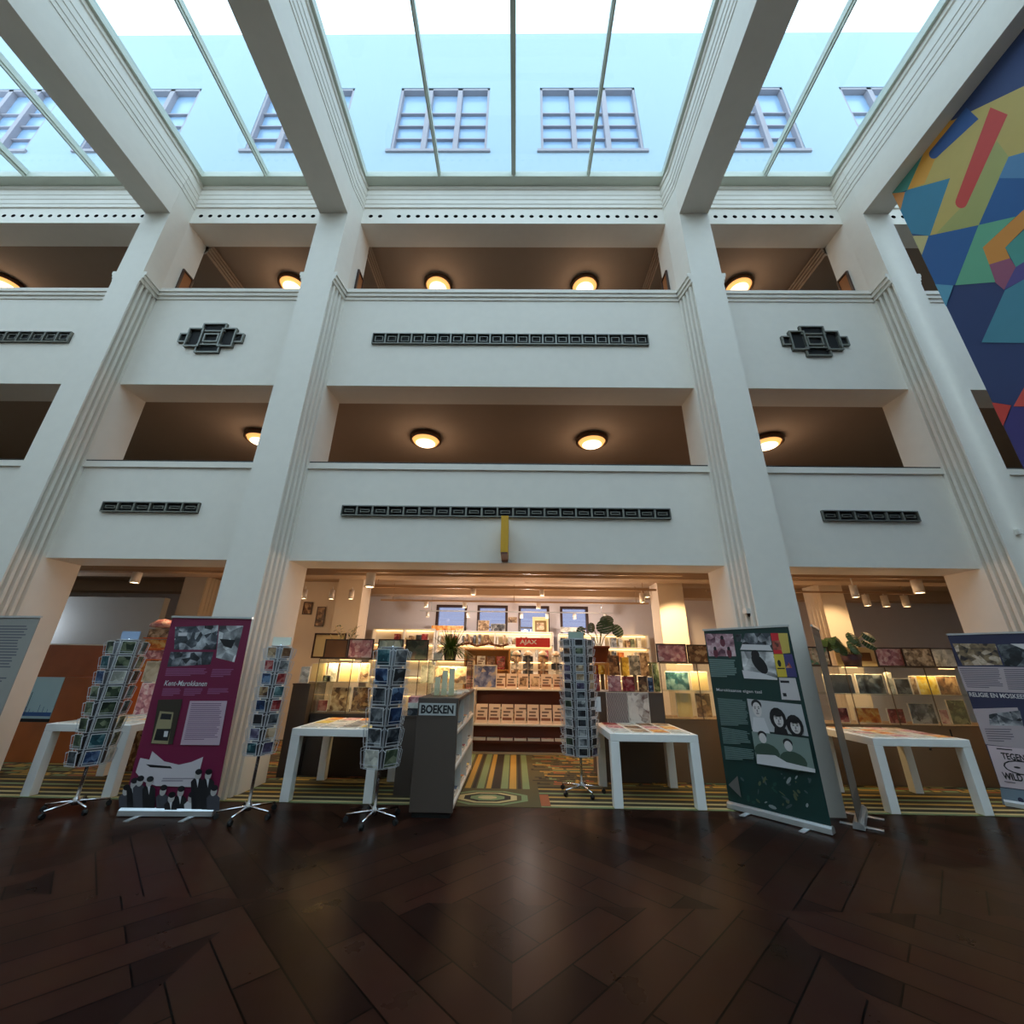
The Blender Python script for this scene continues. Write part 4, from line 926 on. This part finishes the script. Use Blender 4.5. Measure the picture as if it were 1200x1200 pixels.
# desk behind the table with two posters
t = thing('desk', 'grey brown desk behind the table beside the tall card stand', 'desk', (1.87, 7.2, .0038)); MB().box(-.53, .51, 0, .75, 0, 1.22).build('body', [TAUPE], t); MB().box(-.54, .515, -.012, .75, 1.22, 1.25).build('top', [TAUPE], t)
picture('poster', 'striped grey poster leaning on the front of the desk', 'poster', 712, 737.5, 811.5, 845, 7.025, stripes('print_stripes', (96, 76, 72), (176, 160, 152), 12, .25), None, .826, th=.008)
picture('poster', 'white poster with brown tower leaning on the front of the desk', 'poster', 738, 762.5, 811.5, 845, 7.025, photo('print_tower', [(90, 50, 40), (214, 200, 186), (228, 216, 204)], 6), None, .826, th=.008)
for nm, lb, x0, x1, y0, c, Y in (('book', 'bright red book at the tall stand end of the desk', 697, 703, 790, 'red', 7.4), ('book', 'pink picture book standing on the desk', 713, 728, 792, 'pink', 7.4), ('book', 'plain rose book standing on the desk', 730, 744, 793, 'red', 7.45), ('book', 'brown and white card book on the desk', 749, 758, 793, 'brown', 7.4), ('book', 'blue and white book on the desk', 760, 766, 794, 'blue', 7.4), ('book', 'tall green book at the glass case end of the desk', 767, 774, 778, 'green', 7.5)):
    a = onY(x0, 808, Y); b = onY(x1, 808, Y); h = onY((x0+x1)/2, y0, Y).z-1.257; w = (b.x-a.x)/2
    t = thing(nm, lb, 'book', ((a.x+b.x)/2, Y, 1.257)); MB().box(-w, w, 0, .025, .0, h).build('pages', [PAPER], t); MB().box(-w-.002, w+.002, -.003, 0, 0, h+.002).build('cover', [PH[c]], t)
# ---------------------------------------------------------------- counter with displayed books
t = thing('book_counter', 'dark red stepped counter full of facing books', 'counter', (.15, 9.06, .0038))
MB().box(-1.0, 1.15, .03, .9, 0, .03).build('plinth', [mat('plinth_light', (196, 176, 140), .5)], t)
MB().box(-.98, 1.13, .12, .9, .03, .50).build('body', [DRED], t)
MB().box(-.98, 1.13, .0, .12, .20, .235).build('low_shelf', [DRED], t)
MB().box(-.98, 1.13, -.01, .9, .50, .53).build('lower_ledge', [SHELFW], t)
MB().box(-.98, 1.13, .6, .9, .53, 1.13).build('upper_body', [DRED], t)
MB().box(-.98, 1.13, .30, .9, 1.13, 1.16).build('upper_ledge', [SHELFW], t)
MB().box(-1.04, -.98, 0, .9, 0, 1.16).build('side_board', [SHELFW], t)
BC = {}
def facing_book(w, h, k):
    if (w, h, k) not in BC:
        b = MB().box(-w/2, w/2, 0, .03, 0, h, 0); rr = random.Random(k)
        for i in range(3):
            z = h*(.82-.18*i); x0 = -w*.35 if i else -w*.1
            b.box(x0, x0+w*rr.uniform(.45, .62), -.002, 0, z-.03, z, 1)
        b.box(-w*.42, w*.38, -.002, 0, h*.16, h*.30, 2)
        BC[(w, h, k)] = b.mesh('book', [mat('book_blush', (232, 208, 186), .5), mat('book_type', (120, 96, 84), .5), mat('book_type_brown', (140, 90, 66), .5)])
    return BC[(w, h, k)]
for k in range(7):
    o = inst('book', facing_book(.235, .35, k % 3), (-.68+.262*k, 9.16, .537), tilt=-.14)
    tag(o, 'blush lettered book, %s from the BOEKEN shelf, lower counter row' % ORD[k+1], 'book', 'facing books on the lower ledge')
for k in range(7):
    o = inst('book', facing_book(.225, .30, 5+k % 2) if k not in (3, 4) else facing_book(.215, .30, 5), (-.58+.25*k, 9.46, 1.167), tilt=-.14)
    if k in (3, 4):
        x = MB().box(-.075, .075, -.004, -.001, .06, .22).build('cover_photo', [PH['sepia']], o)
    tag(o, '%s book, %s from the BOEKEN shelf, upper counter row' % ('photo cover' if k in (3, 4) else 'cream lettered', ORD[k+1]), 'book', 'facing books on the upper ledge')
for k in range(7):
    c = ['pale', 'pale', 'red', 'red', 'grey', 'pink', 'pale'][k]
    tag(inst('book', slab_mesh(.24, .10, .045, ('low', 1)), (-.7+.27*k, 9.12, .242), slot=1, m=PH[c]), '%s book lying low on the counter, %s from the BOEKEN shelf' % (c, ORD[k+1]), 'book', 'books on the low shelf')
for k in range(6):
    c = ['pale', 'brown', 'grey', 'dark', 'orange', 'violet'][k]
    o = inst('book', facing_book(.2, .26, 20+k), (-.35+.25*k, 9.56, .537), slot=0, m=PH[c])
    tag(o, '%s book behind the lower counter row, %s from the BOEKEN shelf' % (c, ORD[k+1]), 'book', 'books inside the counter')
t = picture('screen', 'white framed computer screen standing on the end of the counter', 'screen', 554, 582, 779, 802, 9.42, photo('screen_image', [(60, 70, 120), (130, 140, 180), (190, 170, 150)], 7), mat('white_frame', (226, 218, 206), .4), 1.167, th=.03)
# shelves and pictures behind the counter
for k, (x0, x1, y0, y1, m) in enumerate(((556, 573, 761, 776, 'sepia'), (582, 596, 764, 776, 'pink'))):
    a = onY(x0, y1, 10.35); b = onY(x1, y1, 10.35); z0 = a.z
t = thing('bookcase', 'ochre wooden bookcase behind the computer screen', 'bookcase', (-.62, 10.4, .0038)); OC = mat('ochre_wood', (186, 130, 60), .5)
MB().box(-.62, -.58, 0, .35, 0, 2.0).box(.45, .49, 0, .35, 0, 2.0).box(-.58, .45, .3, .35, 0, 2.0).build('carcass', [OC], t)
for z in (.6, 1.05, 1.5, 1.96): MB().box(-.58, .45, 0, .3, z, z+.03).build('shelf_board', [OC], t)
for k in range(7):
    c = ['sepia', 'pale', 'brown', 'red', 'pink', 'pale', 'orange'][k]
    z = 1.537 if k < 4 else 1.087
    o = inst('book', facing_book(.2, .3, 40), (-1.08+.24*(k % 4), 10.5, z), slot=0, m=PH[c], tilt=-.1)
    tag(o, '%s book on the %s shelf of the ochre bookcase, %s from the fern' % (c, 'upper' if k < 4 else 'lower', ORD[k % 4+1]), 'book', 'books in the ochre bookcase')
# driftwood garland
g = MB(); pts = [(-1.45+.16*k, 10.36, 2.04+.05*abs(math.sin(k*.9))+.02*(k % 3)) for k in range(9)]
g.path(pts, .03, 7)
for k in range(26):
    q = Vector(pts[k % 9])+Vector((random.uniform(-.05, .1), -.02, 0)); g.tube(q, q+Vector((random.uniform(-.12, .12), random.uniform(-.08, .0), random.uniform(-.1, .14))), .012, .004, n=5)
tag(g.build('branch_garland', [mat('driftwood', (112, 70, 40), .8)]), 'brown twisted branch garland above the ochre bookcase', 'garland')
# small card towers behind the counter
for k, (px, c) in enumerate(((605, ['pale', 'sepia']), (619, ['grey', 'dark']), (637, ['sepia', 'brown']), (653, ['dark', 'pale']))):
    x = onY(px, 780, 10.0).x
    t = thing('card_tower', ['slim cream card tower behind the counter, closest to the screen', 'slim grey card tower behind the counter, second from the screen', 'slim brown card tower behind the counter, third from the screen', 'slim arched card tower behind the counter, beside the tall stand'][k], 'card stand', (x, 10.22, .0038))
    MB().box(-.06, .06, -.02, .02, .1, 1.86).build('spine', [mat('tower_grey', (150, 140, 128), .5)], t)
    MB().box(-.11, .11, -.11, .11, 0, .03).box(-.02, .02, -.02, .02, .03, .1).build('base', [TAUPE], t)
    for j in range(8):
        z = .62+.155*j; q = MB()
        for s in (-1, 1): q.box(s*.065-.055, s*.065+.055, -.045, -.035, z, z+.13)
        q.build('card_row', [PH[c[j % 2]]], t)
    q = MB().lathe([(0, 1.86), (.1, 1.86), (.1, 1.9), (.05, 1.95), (0, 1.96)], n=14); q.build('cap', [mat('tower_cap', (226, 206, 176), .5)], t)
# red strip sign
t = thing('strip_sign', 'red sign with white lettering hanging above the card towers', 'sign', (.42, 10.45, 2.05))
MB().box(-.42, .42, 0, .012, 0, .22).build('board', [mat('sign_red', (190, 44, 44), .5)], t)
vs, fs = text_geo('AJAX', .42, .13, .03); lm = MB(); lm.v = [(-.32+p[0], -.002, .045+p[1]) for p in vs]; lm.f = fs; lm.m = [0]*len(fs); lm.sm = [False]*len(fs)
lm.build('lettering', [LT], t)
# rear shelving
def rear_shelf(label, px0, px1, Y, zs, seed):
    a = onY(px0, 745, Y).x; b = onY(px1, 745, Y).x; w = (b-a)/2
    t = thing('wall_shelf', label, 'shelf', ((a+b)/2, Y, .0038)); top = max(zs)
    sd = MB()
    for x in (-w, 0, w): sd.box(x-.02, x+.02, 0, .3, 0, top)
    sd.box(-w, w, .28, .3, 0, top); sd.build('carcass', [SHELFW], t)
    for z in zs: MB().box(-w, w, 0, .28, z, z+.03).build('shelf_board', [SHELFW], t)
    for z in zs[1:]: MB().box(-w+.03, w-.03, .22, .25, z-.03, z-.012).build('light_strip', [SHELFLED], t)
    rr = random.Random(seed)
    for zi, z in enumerate(zs[:-1]):
        if zi < len(zs)-3: continue
        x = -w+.05; k = 0
        while x < w-.16:
            tk = rr.choice((.05, .07, .1, .14)); hh = rr.uniform(.18, .27)
            if abs(x+tk/2) > tk/2+.03 and rr.random() < .85:
                c = rr.choice(['pale', 'sepia', 'brown', 'red', 'grey', 'green', 'orange', 'dark', 'pale']); k += 1
                o = inst('book', book_mesh(.16, tk, round(hh, 2)), ((a+b)/2+x, Y+.04, z+.037), slot=0, m=PH[c])
                tag(o, '%s book, %s row of %s, %s along' % (c, ['top', 'second', 'third'][len(zs)-2-zi], label, ORD[min(k, 20)]), 'book', 'books on '+label)
            x += tk+rr.uniform(.01, .12)
rear_shelf('the lit white shelf left of the fern', 436, 509, 11.45, (.4, .85, 1.3, 1.72, 2.12, 2.5), 1)
rear_shelf('the lit white shelf under the windows', 512, 648, 11.5, (.4, .85, 1.3, 1.72, 2.12, 2.46), 2)
rear_shelf('the lit white shelf behind the monstera', 655, 760, 11.3, (.4, .85, 1.3, 1.72, 2.08, 2.42), 3)
# picture on rear wall and little boards
picture('framed_picture', 'small gold framed painting in front of the third rear window', 'picture', 627, 640, 727.5, 740, 11.52, PH['sepia'], mat('gold_frame', (120, 92, 40), .4), 2.497, border=.05)
picture('board', 'pale board behind the small gold painting', 'board', 624, 643, 723, 741, 11.56, mat('pale_board', (226, 206, 150), .6), None, 2.497)
for k, (x0, x1, y0, y1, c) in enumerate(((505, 543, 733, 740.5, 'orange'), (560, 573, 727, 740.5, 'sepia'), (575, 592, 731, 740.5, 'grey'), (657, 681, 735, 741, 'pale'), (595, 606, 723, 730, 'sepia'))):
    picture('book_display', ['row of orange paperbacks standing on the lit shelf behind the fern', 'cream shop card on the lit shelf below the second window', 'white and blue box on the lit shelf below the second window', 'pale row of cards below the fourth window', 'small sepia card between the second and third window'][k], 'display', x0, x1, y0, y1, 11.58 if k < 4 else 11.95, PH[c], None, 2.497 if k < 4 else None, th=.04)
for k, (x0, x1, y0, y1) in enumerate(((353.5, 364, 705.5, 720), (368, 378, 711, 734))):
    picture('framed_picture', ['upper small brown picture on the shop side wall by the fluted pillar', 'lower tall brown picture on the shop side wall by the fluted pillar'][k], 'picture', x0, x1, y0, y1, 10.2, PH['brown'], FRAME, None)
struct('wall_side', MB().box(-6.6, -4.28, 10.25, 10.4, 0, 3.55), [CREAM], 'cream inner wall of the shop beside its fluted pillar')
t = picture('framed_board', 'pale sloping frame leaning behind the brown panel', 'board', 364, 402, 742, 771, 7.90, CR, FRAME, zt, border=.03)
# ---------------------------------------------------------------- crowded goods between desk and rear shelf
for k, (px0, px1, y0, y1, c, nm, Y) in enumerate(((691, 701, 779, 792, 'red', 'red patterned box', 8.75), (702, 711, 777, 789, 'yellow', 'yellow box', 8.7), (712, 727, 768, 790, 'brown', 'brown card tower', 8.6), (730, 738, 770, 791, 'yellow', 'yellow book stack', 8.5), (739, 751, 768, 790, 'grey', 'grey bowl shelf', 8.7), (752, 763, 765, 791, 'sepia', 'sepia card rack', 8.8), (764, 771, 776, 792, 'green', 'green card rack', 8.4))):
    a = onY(px0, y1, Y); b = onY(px1, y1, Y); c0 = onY((px0+px1)/2, y0, Y); w = (b.x-a.x)/2
    t = thing('display_stand', nm+' on a slim stand behind the desk', 'display', ((a.x+b.x)/2, Y, .0038))
    MB().box(-.03, .03, .05, .11, .02, a.z-.02).box(-.05, .05, .0, .16, 0, .02).build('stand', [TAUPE], t)
    MB().box(-w, w, 0, .16, a.z-.02, c0.z-.007).build('goods', [PH[c]], t)
# ---------------------------------------------------------------- left bay: wooden counter, picture, orange tower
t = thing('wooden_counter', 'tall warm brown wooden counter in front of the grey partition', 'counter', (-8.5, 8.3, .0038))
MB().box(-1.2, 1.18, 0, .5, 0, 1.88).build('back_panel', [WOOD], t); MB().box(-1.22, 1.2, -.01, .52, 1.88, 1.9).build('top', [SHELFW], t)
MB().box(-1.2, .46, -.55, 0, 0, .60).build('low_block', [WOOD], t)
MB().box(.47, 1.18, -.55, 0, 0, 1.32).build('side_block', [WOOD], t)
tS = thing('picture_panel', 'blue sky picture with ship masts set into the wooden counter', 'picture', (-8.42, 7.76, .657))
pp = Print(); SKYB = mat('picture_sky', (168, 196, 204), .4); pp.mi(SKYB); pp.box(-.7, .37, 0, .03, .0, .665, 0)
for k in range(12):
    x = -.6+.08*k; pp.rect(x, .05, x+.008, .12+.1*((k*7) % 4)/3, MATS['mural_royal'])
pp.rect(-.7, .04, .37, .10, MATS['mural_royal']); pp.rect(-.1, .05, -.09, .42, INK)
pp.out('image', tS)
MB().box(-.72, .38, -.01, .03, -.052, 0).build('ledge', [BLACK], tS)
t = thing('book_tower', 'orange and cream book tower behind the leftmost card stand', 'display', (-6.55, 7.75, .0038))
MB().box(-.04, .04, 0, .08, .03, 1.7).box(-.22, .22, -.1, .26, 0, .03).build('pole', [TAUPE], t)
for k, c in enumerate(('orange', 'pink', 'orange', 'sepia')):
    z = 1.46+.185*k; MB().box(-.23, .23, -.06+.015*k, .0, z, z+.15).build('tier', [PH[c]], t)
    MB().box(-.24, .24, -.08, .02, z-.02, z).build('ledge', [mat('tier_orange', (226, 110, 50), .5)], t)
MB().lathe([(0, 0), (.2, 0), (.2, .05), (.1, .13), (0, .15)], c=(0, 0, 2.2), n=16).build('cap', [PH['pink']], t)
picture('book_box', 'beige book with square motif behind the leftmost card stand', 'book', 165, 182.5, 775, 799, 7.3, photo('print_beige', [(150, 130, 104), (196, 176, 146), (210, 196, 170)], 5), None, None, th=.05)
picture('poster_box', 'pink poster with writing on the table by the wooden counter', 'poster', 158, 178, 800, 829, 7.0, PH['pink'], None, .827, th=.03)
picture('display_riser', 'brown display riser carrying the beige book', 'display', 163, 184, 800, 829, 7.25, PH['brown'], None, .01, th=.2)
# ---------------------------------------------------------------- plants
def frond(m, base, d, L, droop, wid, n=6, mi=0):
    d = Vector(d).normalized(); side = d.cross(Vector((0, 0, 1)))
    side = side.normalized() if side.length > .01 else Vector((1, 0, 0)); prev = None
    for k in range(n+1):
        s = k/n; p = Vector(base)+d*(L*s)+Vector((0, 0, -droop*s*s)); p.z = max(p.z, .03); ww = wid*math.sin(PI*min(.95, s*.9+.1))
        q = (p-side*ww, p+side*ww)
        if prev: m.face([prev[0], prev[1], q[1], q[0]], mi, True)
        prev = q
def leaf(m, c, d, n_, L, W, mi=0, holes=True):
    """big split leaf"""
    d = Vector(d).normalized(); n_ = Vector(n_).normalized(); s = d.cross(n_).normalized(); c = Vector(c)
    N = 7
    for sg in (-1, 1):
        for k in range(N):
            a = PI*(.06+.86*k/N); b = PI*(.06+.86*(k+.93)/N)
            P = lambda t, r: c+d*(L*.5*(1-math.cos(t)) if True else 0)*1+s*(sg*W*math.sin(t)*r)-n_*(.03*r*r)
            m.face([P(a, 0), P(b, 0), P(b, 1), P((a+b)/2, 1.06), P(a, 1)], mi, True)
t = thing('potted_fern', 'bushy green fern on the glass case behind the BOEKEN shelf', 'plant', (-1.22, 8.0, 1.707))
MB().lathe([(0, 0), (.1, 0), (.14, .2), (.125, .2), (.11, .17), (0, .17)], n=18).build('pot', [mat('pot_green', (52, 58, 40), .5)], t)
f = MB(); rr = random.Random(4)
for k in range(260):
    a = rr.uniform(0, 2*PI); e = rr.uniform(.1, 1.4); frond(f, (.05*math.cos(a), .05*math.sin(a), .16), (math.cos(a)*math.cos(e), math.sin(a)*math.cos(e), math.sin(e)), rr.uniform(.26, .60), rr.uniform(.04, .42), rr.uniform(.007, .015), mi=k % 2)
f.build('foliage', [LEAF, mat('leaf_yellowish', (104, 116, 48), .5)], t)
tag(MB().box(-.075, .075, 0, .05, 0, .13).build('photo_cube', [PH['pale']], loc=(-1.42, 7.83, 1.707)), 'small white photo block beside the fern pot', 'block')
t = thing('plant_stand', 'slim wooden stand under the terracotta pot', 'stand', (1.60, 8.2, .0038)); MB().box(-.14, .14, -.14, .14, 1.66, 1.70).build('top', [OC], t)
for sx in (-1, 1):
    for sy in (-1, 1): MB().box(sx*.12-.015, sx*.12+.015, sy*.12-.015, sy*.12+.015, 0, 1.66).build('leg', [OC], t)
t = thing('potted_monstera', 'monstera with split leaves in a terracotta pot behind the tall card stand', 'plant', (1.60, 8.2, 1.71))
MB().lathe([(0, 0), (.12, 0), (.185, .26), (.2, .26), (.2, .29), (.175, .29), (.16, .24), (0, .24)], n=20).build('pot', [TERRA], t)
st = MB(); lf = MB()
for (ex, ez, dx, L, W) in ((.10, .72, .12, .28, .17), (-.30, .58, -.25, .24, .09), (.30, .62, .3, .26, .10), (-.45, .42, -.3, .22, .08), (.16, .80, .05, .2, .13), (-.12, .66, -.1, .2, .07)):
    st.path([(0, 0, .22), (ex*.35, -.03, .22+(ez-.22)*.6), (ex, -.05, ez)], .008, 6)
    leaf(lf, (ex, -.05, ez+.06), (dx, -.1, -.55), (0, -1, -.25), L, W, 0)
st.build('stems', [STEM], t); lf.build('foliage', [LEAFD], t)
t = thing('potted_plant', 'leafy plant in a dark pot standing on the glass case by the navy banner', 'plant', (5.88, 7.6, 1.707))
MB().lathe([(0, 0), (.12, 0), (.15, .19), (.135, .19), (.12, .16), (0, .16)], n=18).build('pot', [POT], t)
st = MB(); lf = MB(); rr = random.Random(9)
for k in range(13):
    ex = rr.uniform(-.32, .3); ez = rr.uniform(.3, .56); ey = rr.uniform(-.12, .1)
    st.path([(0, 0, .15), (ex*.4, ey*.4, .15+(ez-.15)*.6), (ex, ey, ez)], .006, 5); leaf(lf, (ex, ey, ez+.03), (ex*.7+.05, -.1, -.2), (0, -1, .4), rr.uniform(.18, .27), rr.uniform(.07, .11), 0)
st.build('stems', [mat('stem_pale', (206, 190, 140), .6)], t); lf.build('foliage', [LEAFD], t)
t = thing('twig_pot', 'sparse twigs in a dark pot above the dark side cabinet', 'plant', (-3.12, 7.70, 1.707))
MB().lathe([(0, 0), (.13, 0), (.15, .17), (.13, .17), (.12, .14), (0, .14)], n=16).build('pot', [POT], t)
st = MB(); rr = random.Random(2)
for k in range(9):
    x = rr.uniform(-.3, .25); z = rr.uniform(.35, .6); st.path([(0, 0, .12), (x*.5, 0, z*.6), (x, rr.uniform(-.08, .08), z)], .006, 5)
    for j in range(5):
        q = Vector((x*(.6+.1*j), 0, z*(.6+.09*j))); frond(st, q, (rr.uniform(-1, 1), rr.uniform(-.5, .5), rr.uniform(-.2, 1)), .08, .02, .014, 3, 1)
st.build('twigs', [mat('stem_pale', (206, 190, 140), .6), LEAFD], t)
# ---------------------------------------------------------------- ceiling rails and spotlights
def rail(name, y, z, x0, x1, label, m=None, r=.02):
    t = thing('light_rail', label, 'rail', ((x0+x1)/2, y, z)); w = (x1-x0)/2
    MB().box(-w, w, -r, r, -r, r).build('track', [m or mat('rail_cream', (170, 140, 110), .4)], t)
    for k in range(max(2, int(w*2/2.2))):
        x = -w+.3+(2*w-.6)*k/max(1, int(w*2/2.2)-1); zz = (3.55 if not (8.28 < y < 8.72 or 10.48 < y < 10.92) else 3.3)-z
        MB().tube((x, 0, r), (x, 0, zz), .008, n=6).build('hanger', [m or mat('rail_cream', (170, 140, 110), .4)], t)
rail('r', 7.55, 3.26, -3.4, 3.1, 'long ceiling light rail just inside the main shop opening')
rail('r', 9.05, 3.24, -3.4, 3.1, 'second long ceiling light rail across the shop')
rail('r', 10.3, 3.12, -3.4, 3.3, 'third long ceiling light rail, close to the rear shelves')
rail('r', 11.2, 2.98, -2.6, 2.6, 'thin silver rail hanging in front of the rear windows', ALU, .014)
rail('r', 7.55, 3.26, 4.2, 8.4, 'ceiling light rail above the plant on the glass case')
rail('r', 9.05, 3.24, 4.2, 8.8, 'rear ceiling light rail above the plant on the glass case')
rail('r', 7.75, 3.26, -8.6, -5.2, 'ceiling light rail above the wooden counter')
WARM = (1.0, .56, .25)
SPOTS = [  # px,py of the lens, depth, tilt, where
    (433, 688, 7.55, 0, 'big spotlight on the front rail above the fluted shop pillar', 1.5), (555, 689, 9.05, 0, 'spotlight on the second rail above the fern', 1), (635, 690, 9.05, 0, 'spotlight on the second rail above the counter', 1),
    (356, 701.5, 9.05, 0, 'spotlight on the second rail closest to the main pillar', 1), (388, 702, 9.05, 0, 'spotlight on the second rail, next along from the main pillar', 1), (411, 702, 9.05, 0, 'spotlight on the second rail in front of the fluted shop pillar', 1),
    (500, 702.5, 10.3, 0, 'spotlight on the third rail left of the first window', 1), (545, 703, 10.3, 0, 'spotlight on the third rail above the first window', 1), (631, 704, 10.3, 0, 'spotlight on the third rail above the third window', 1),
    (502, 713, 11.2, 0, 'spotlight on the silver rail left of the first window', .9), (549, 715, 11.2, 0, 'spotlight on the silver rail between first and second window', .9), (611, 713, 11.2, 0, 'spotlight on the silver rail at the third window edge', .9), (641, 716, 11.2, 0, 'spotlight on the silver rail between third and fourth window', .9), (673, 716, 11.2, 0, 'spotlight on the silver rail at the fourth window', .9), (709, 717, 11.2, 0, 'spotlight on the silver rail past the fourth window', .9),
    (753, 706, 9.05, 0, 'bright spotlight on the second rail beside the lit pillar', 1), (758, 692.5, 9.05, 0, 'spotlight on the second rail above the lit pillar', 1),
    (157.5, 683, 7.75, 0, 'spotlight above the wooden counter', 1.4), (1078, 695, 7.55, 0, 'big spotlight on the front rail near the navy banner', 1.5), (1003, 700, 7.55, 0, 'spotlight on the front rail above the potted plant', 1.1),
    (1017, 710, 9.05, 0, 'first spotlight on the rear rail past the potted plant', 1.2), (1039, 711, 9.05, 0, 'second spotlight on the rear rail past the potted plant', 1.2), (1063, 711, 9.05, 0, 'third spotlight on the rear rail past the potted plant', 1.2)]
for px, py, Y, tl, lb, sc in SPOTS:
    p = onY(px, py, Y); zr = {7.55: 3.26, 9.05: 3.24, 10.3: 3.12, 11.2: 2.98, 7.75: 3.26}[Y]
    z = min(p.z, zr-.16)
    t = thing('spotlight', lb, 'spotlight', (p.x, Y, z), group='track spotlights'); r = .055*sc; L = min(.2*sc, zr-.02-z-.015)
    MB().lathe([(r*.86, .0), (r, .0), (r, L), (0, L)], n=16).build('body', [LAMPBODY], t)
    MB().lathe([(0, .01), (r*.86, .01)], n=16).build('lens', [LENS], t)
    MB().tube((0, 0, L), (0, 0, zr-.02-z), .012, n=6).build('stem', [LAMPBODY], t)
def lamp(kind, x, y, z, e, c=WARM, size=.08, tgt=None, ang=80, blend=.5):
    l = bpy.data.lights.new('shop_light', kind); l.energy = e; l.color = c
    l.shadow_soft_size = size
    if kind == 'SPOT': l.spot_size = math.radians(ang); l.spot_blend = blend
    o = bpy.data.objects.new('shop_light', l); C.objects.link(o); o.location = (x, y, z)
    if tgt: o.rotation_euler = (Vector(tgt)-Vector((x, y, z))).to_track_quat('-Z', 'Y').to_euler()
    return o
SH = 1.5
for x, y, z, e in ((-2.8, 7.7, 2.95, 34), (0.2, 7.75, 2.95, 34), (2.6, 7.7, 2.95, 34), (-3.0, 9.05, 2.85, 30), (-.9, 9.1, 2.9, 40), (.6, 9.1, 2.9, 40), (2.4, 9.1, 2.9, 30), (-1.6, 10.5, 2.75, 26), (.3, 10.6, 2.75, 26), (1.9, 10.5, 2.75, 26),
                   (5.2, 7.7, 2.95, 34), (7.0, 7.75, 2.95, 26), (6.0, 9.2, 2.85, 34), (8.5, 9.2, 2.85, 20), (-6.4, 7.9, 2.95, 26), (-5.2, 9.0, 2.9, 24), (-8.4, 7.9, 2.95, 5)):
    lamp('SPOT', x, y, z, e*1.1, (1, .60, .31), tgt=(x, y+.05, 0), ang=118, blend=.7)
    k = .14 if y < 8 else (.38 if y < 10 else 1.6)
    lamp('POINT', x, y, z-.15, e*k, (1, .60, .31) if y < 10 else (1, .86, .76), .1)
lamp('POINT', -10.9, 8.95, 2.3, 36, (.86, .93, 1.0), .3)  # added cool fill for the grey partition, stands in for daylight, no fitting
lamp('SPOT', 3.35, 8.4, 3.0, 300, (1, .66, .33), .05, (3.75, 9.75, 2.3), 62, .6)
lamp('SPOT', 7.1, 8.4, 3.0, 120, (1, .66, .33), .05, (7.3, 9.75, 2.2), 70, .6)
# ---------------------------------------------------------------- sky and sun light
Wd = bpy.data.worlds.new('sky'); bpy.context.scene.world = Wd; Wd.use_nodes = True
bg = Wd.node_tree.nodes['Background']; bg.inputs['Color'].default_value = (.70, .87, 1.02, 1); bg.inputs['Strength'].default_value = 2.95
sc = bpy.context.scene
sc.view_settings.view_transform = 'Standard'; sc.view_settings.look = 'None'; sc.view_settings.gamma = 1; sc.view_settings.exposure = 0
sc.view_settings.use_curve_mapping = False
sc.cycles.max_bounces = 10; sc.cycles.diffuse_bounces = 5; sc.cycles.transparent_max_bounces = 16; sc.cycles.caustics_reflective = False
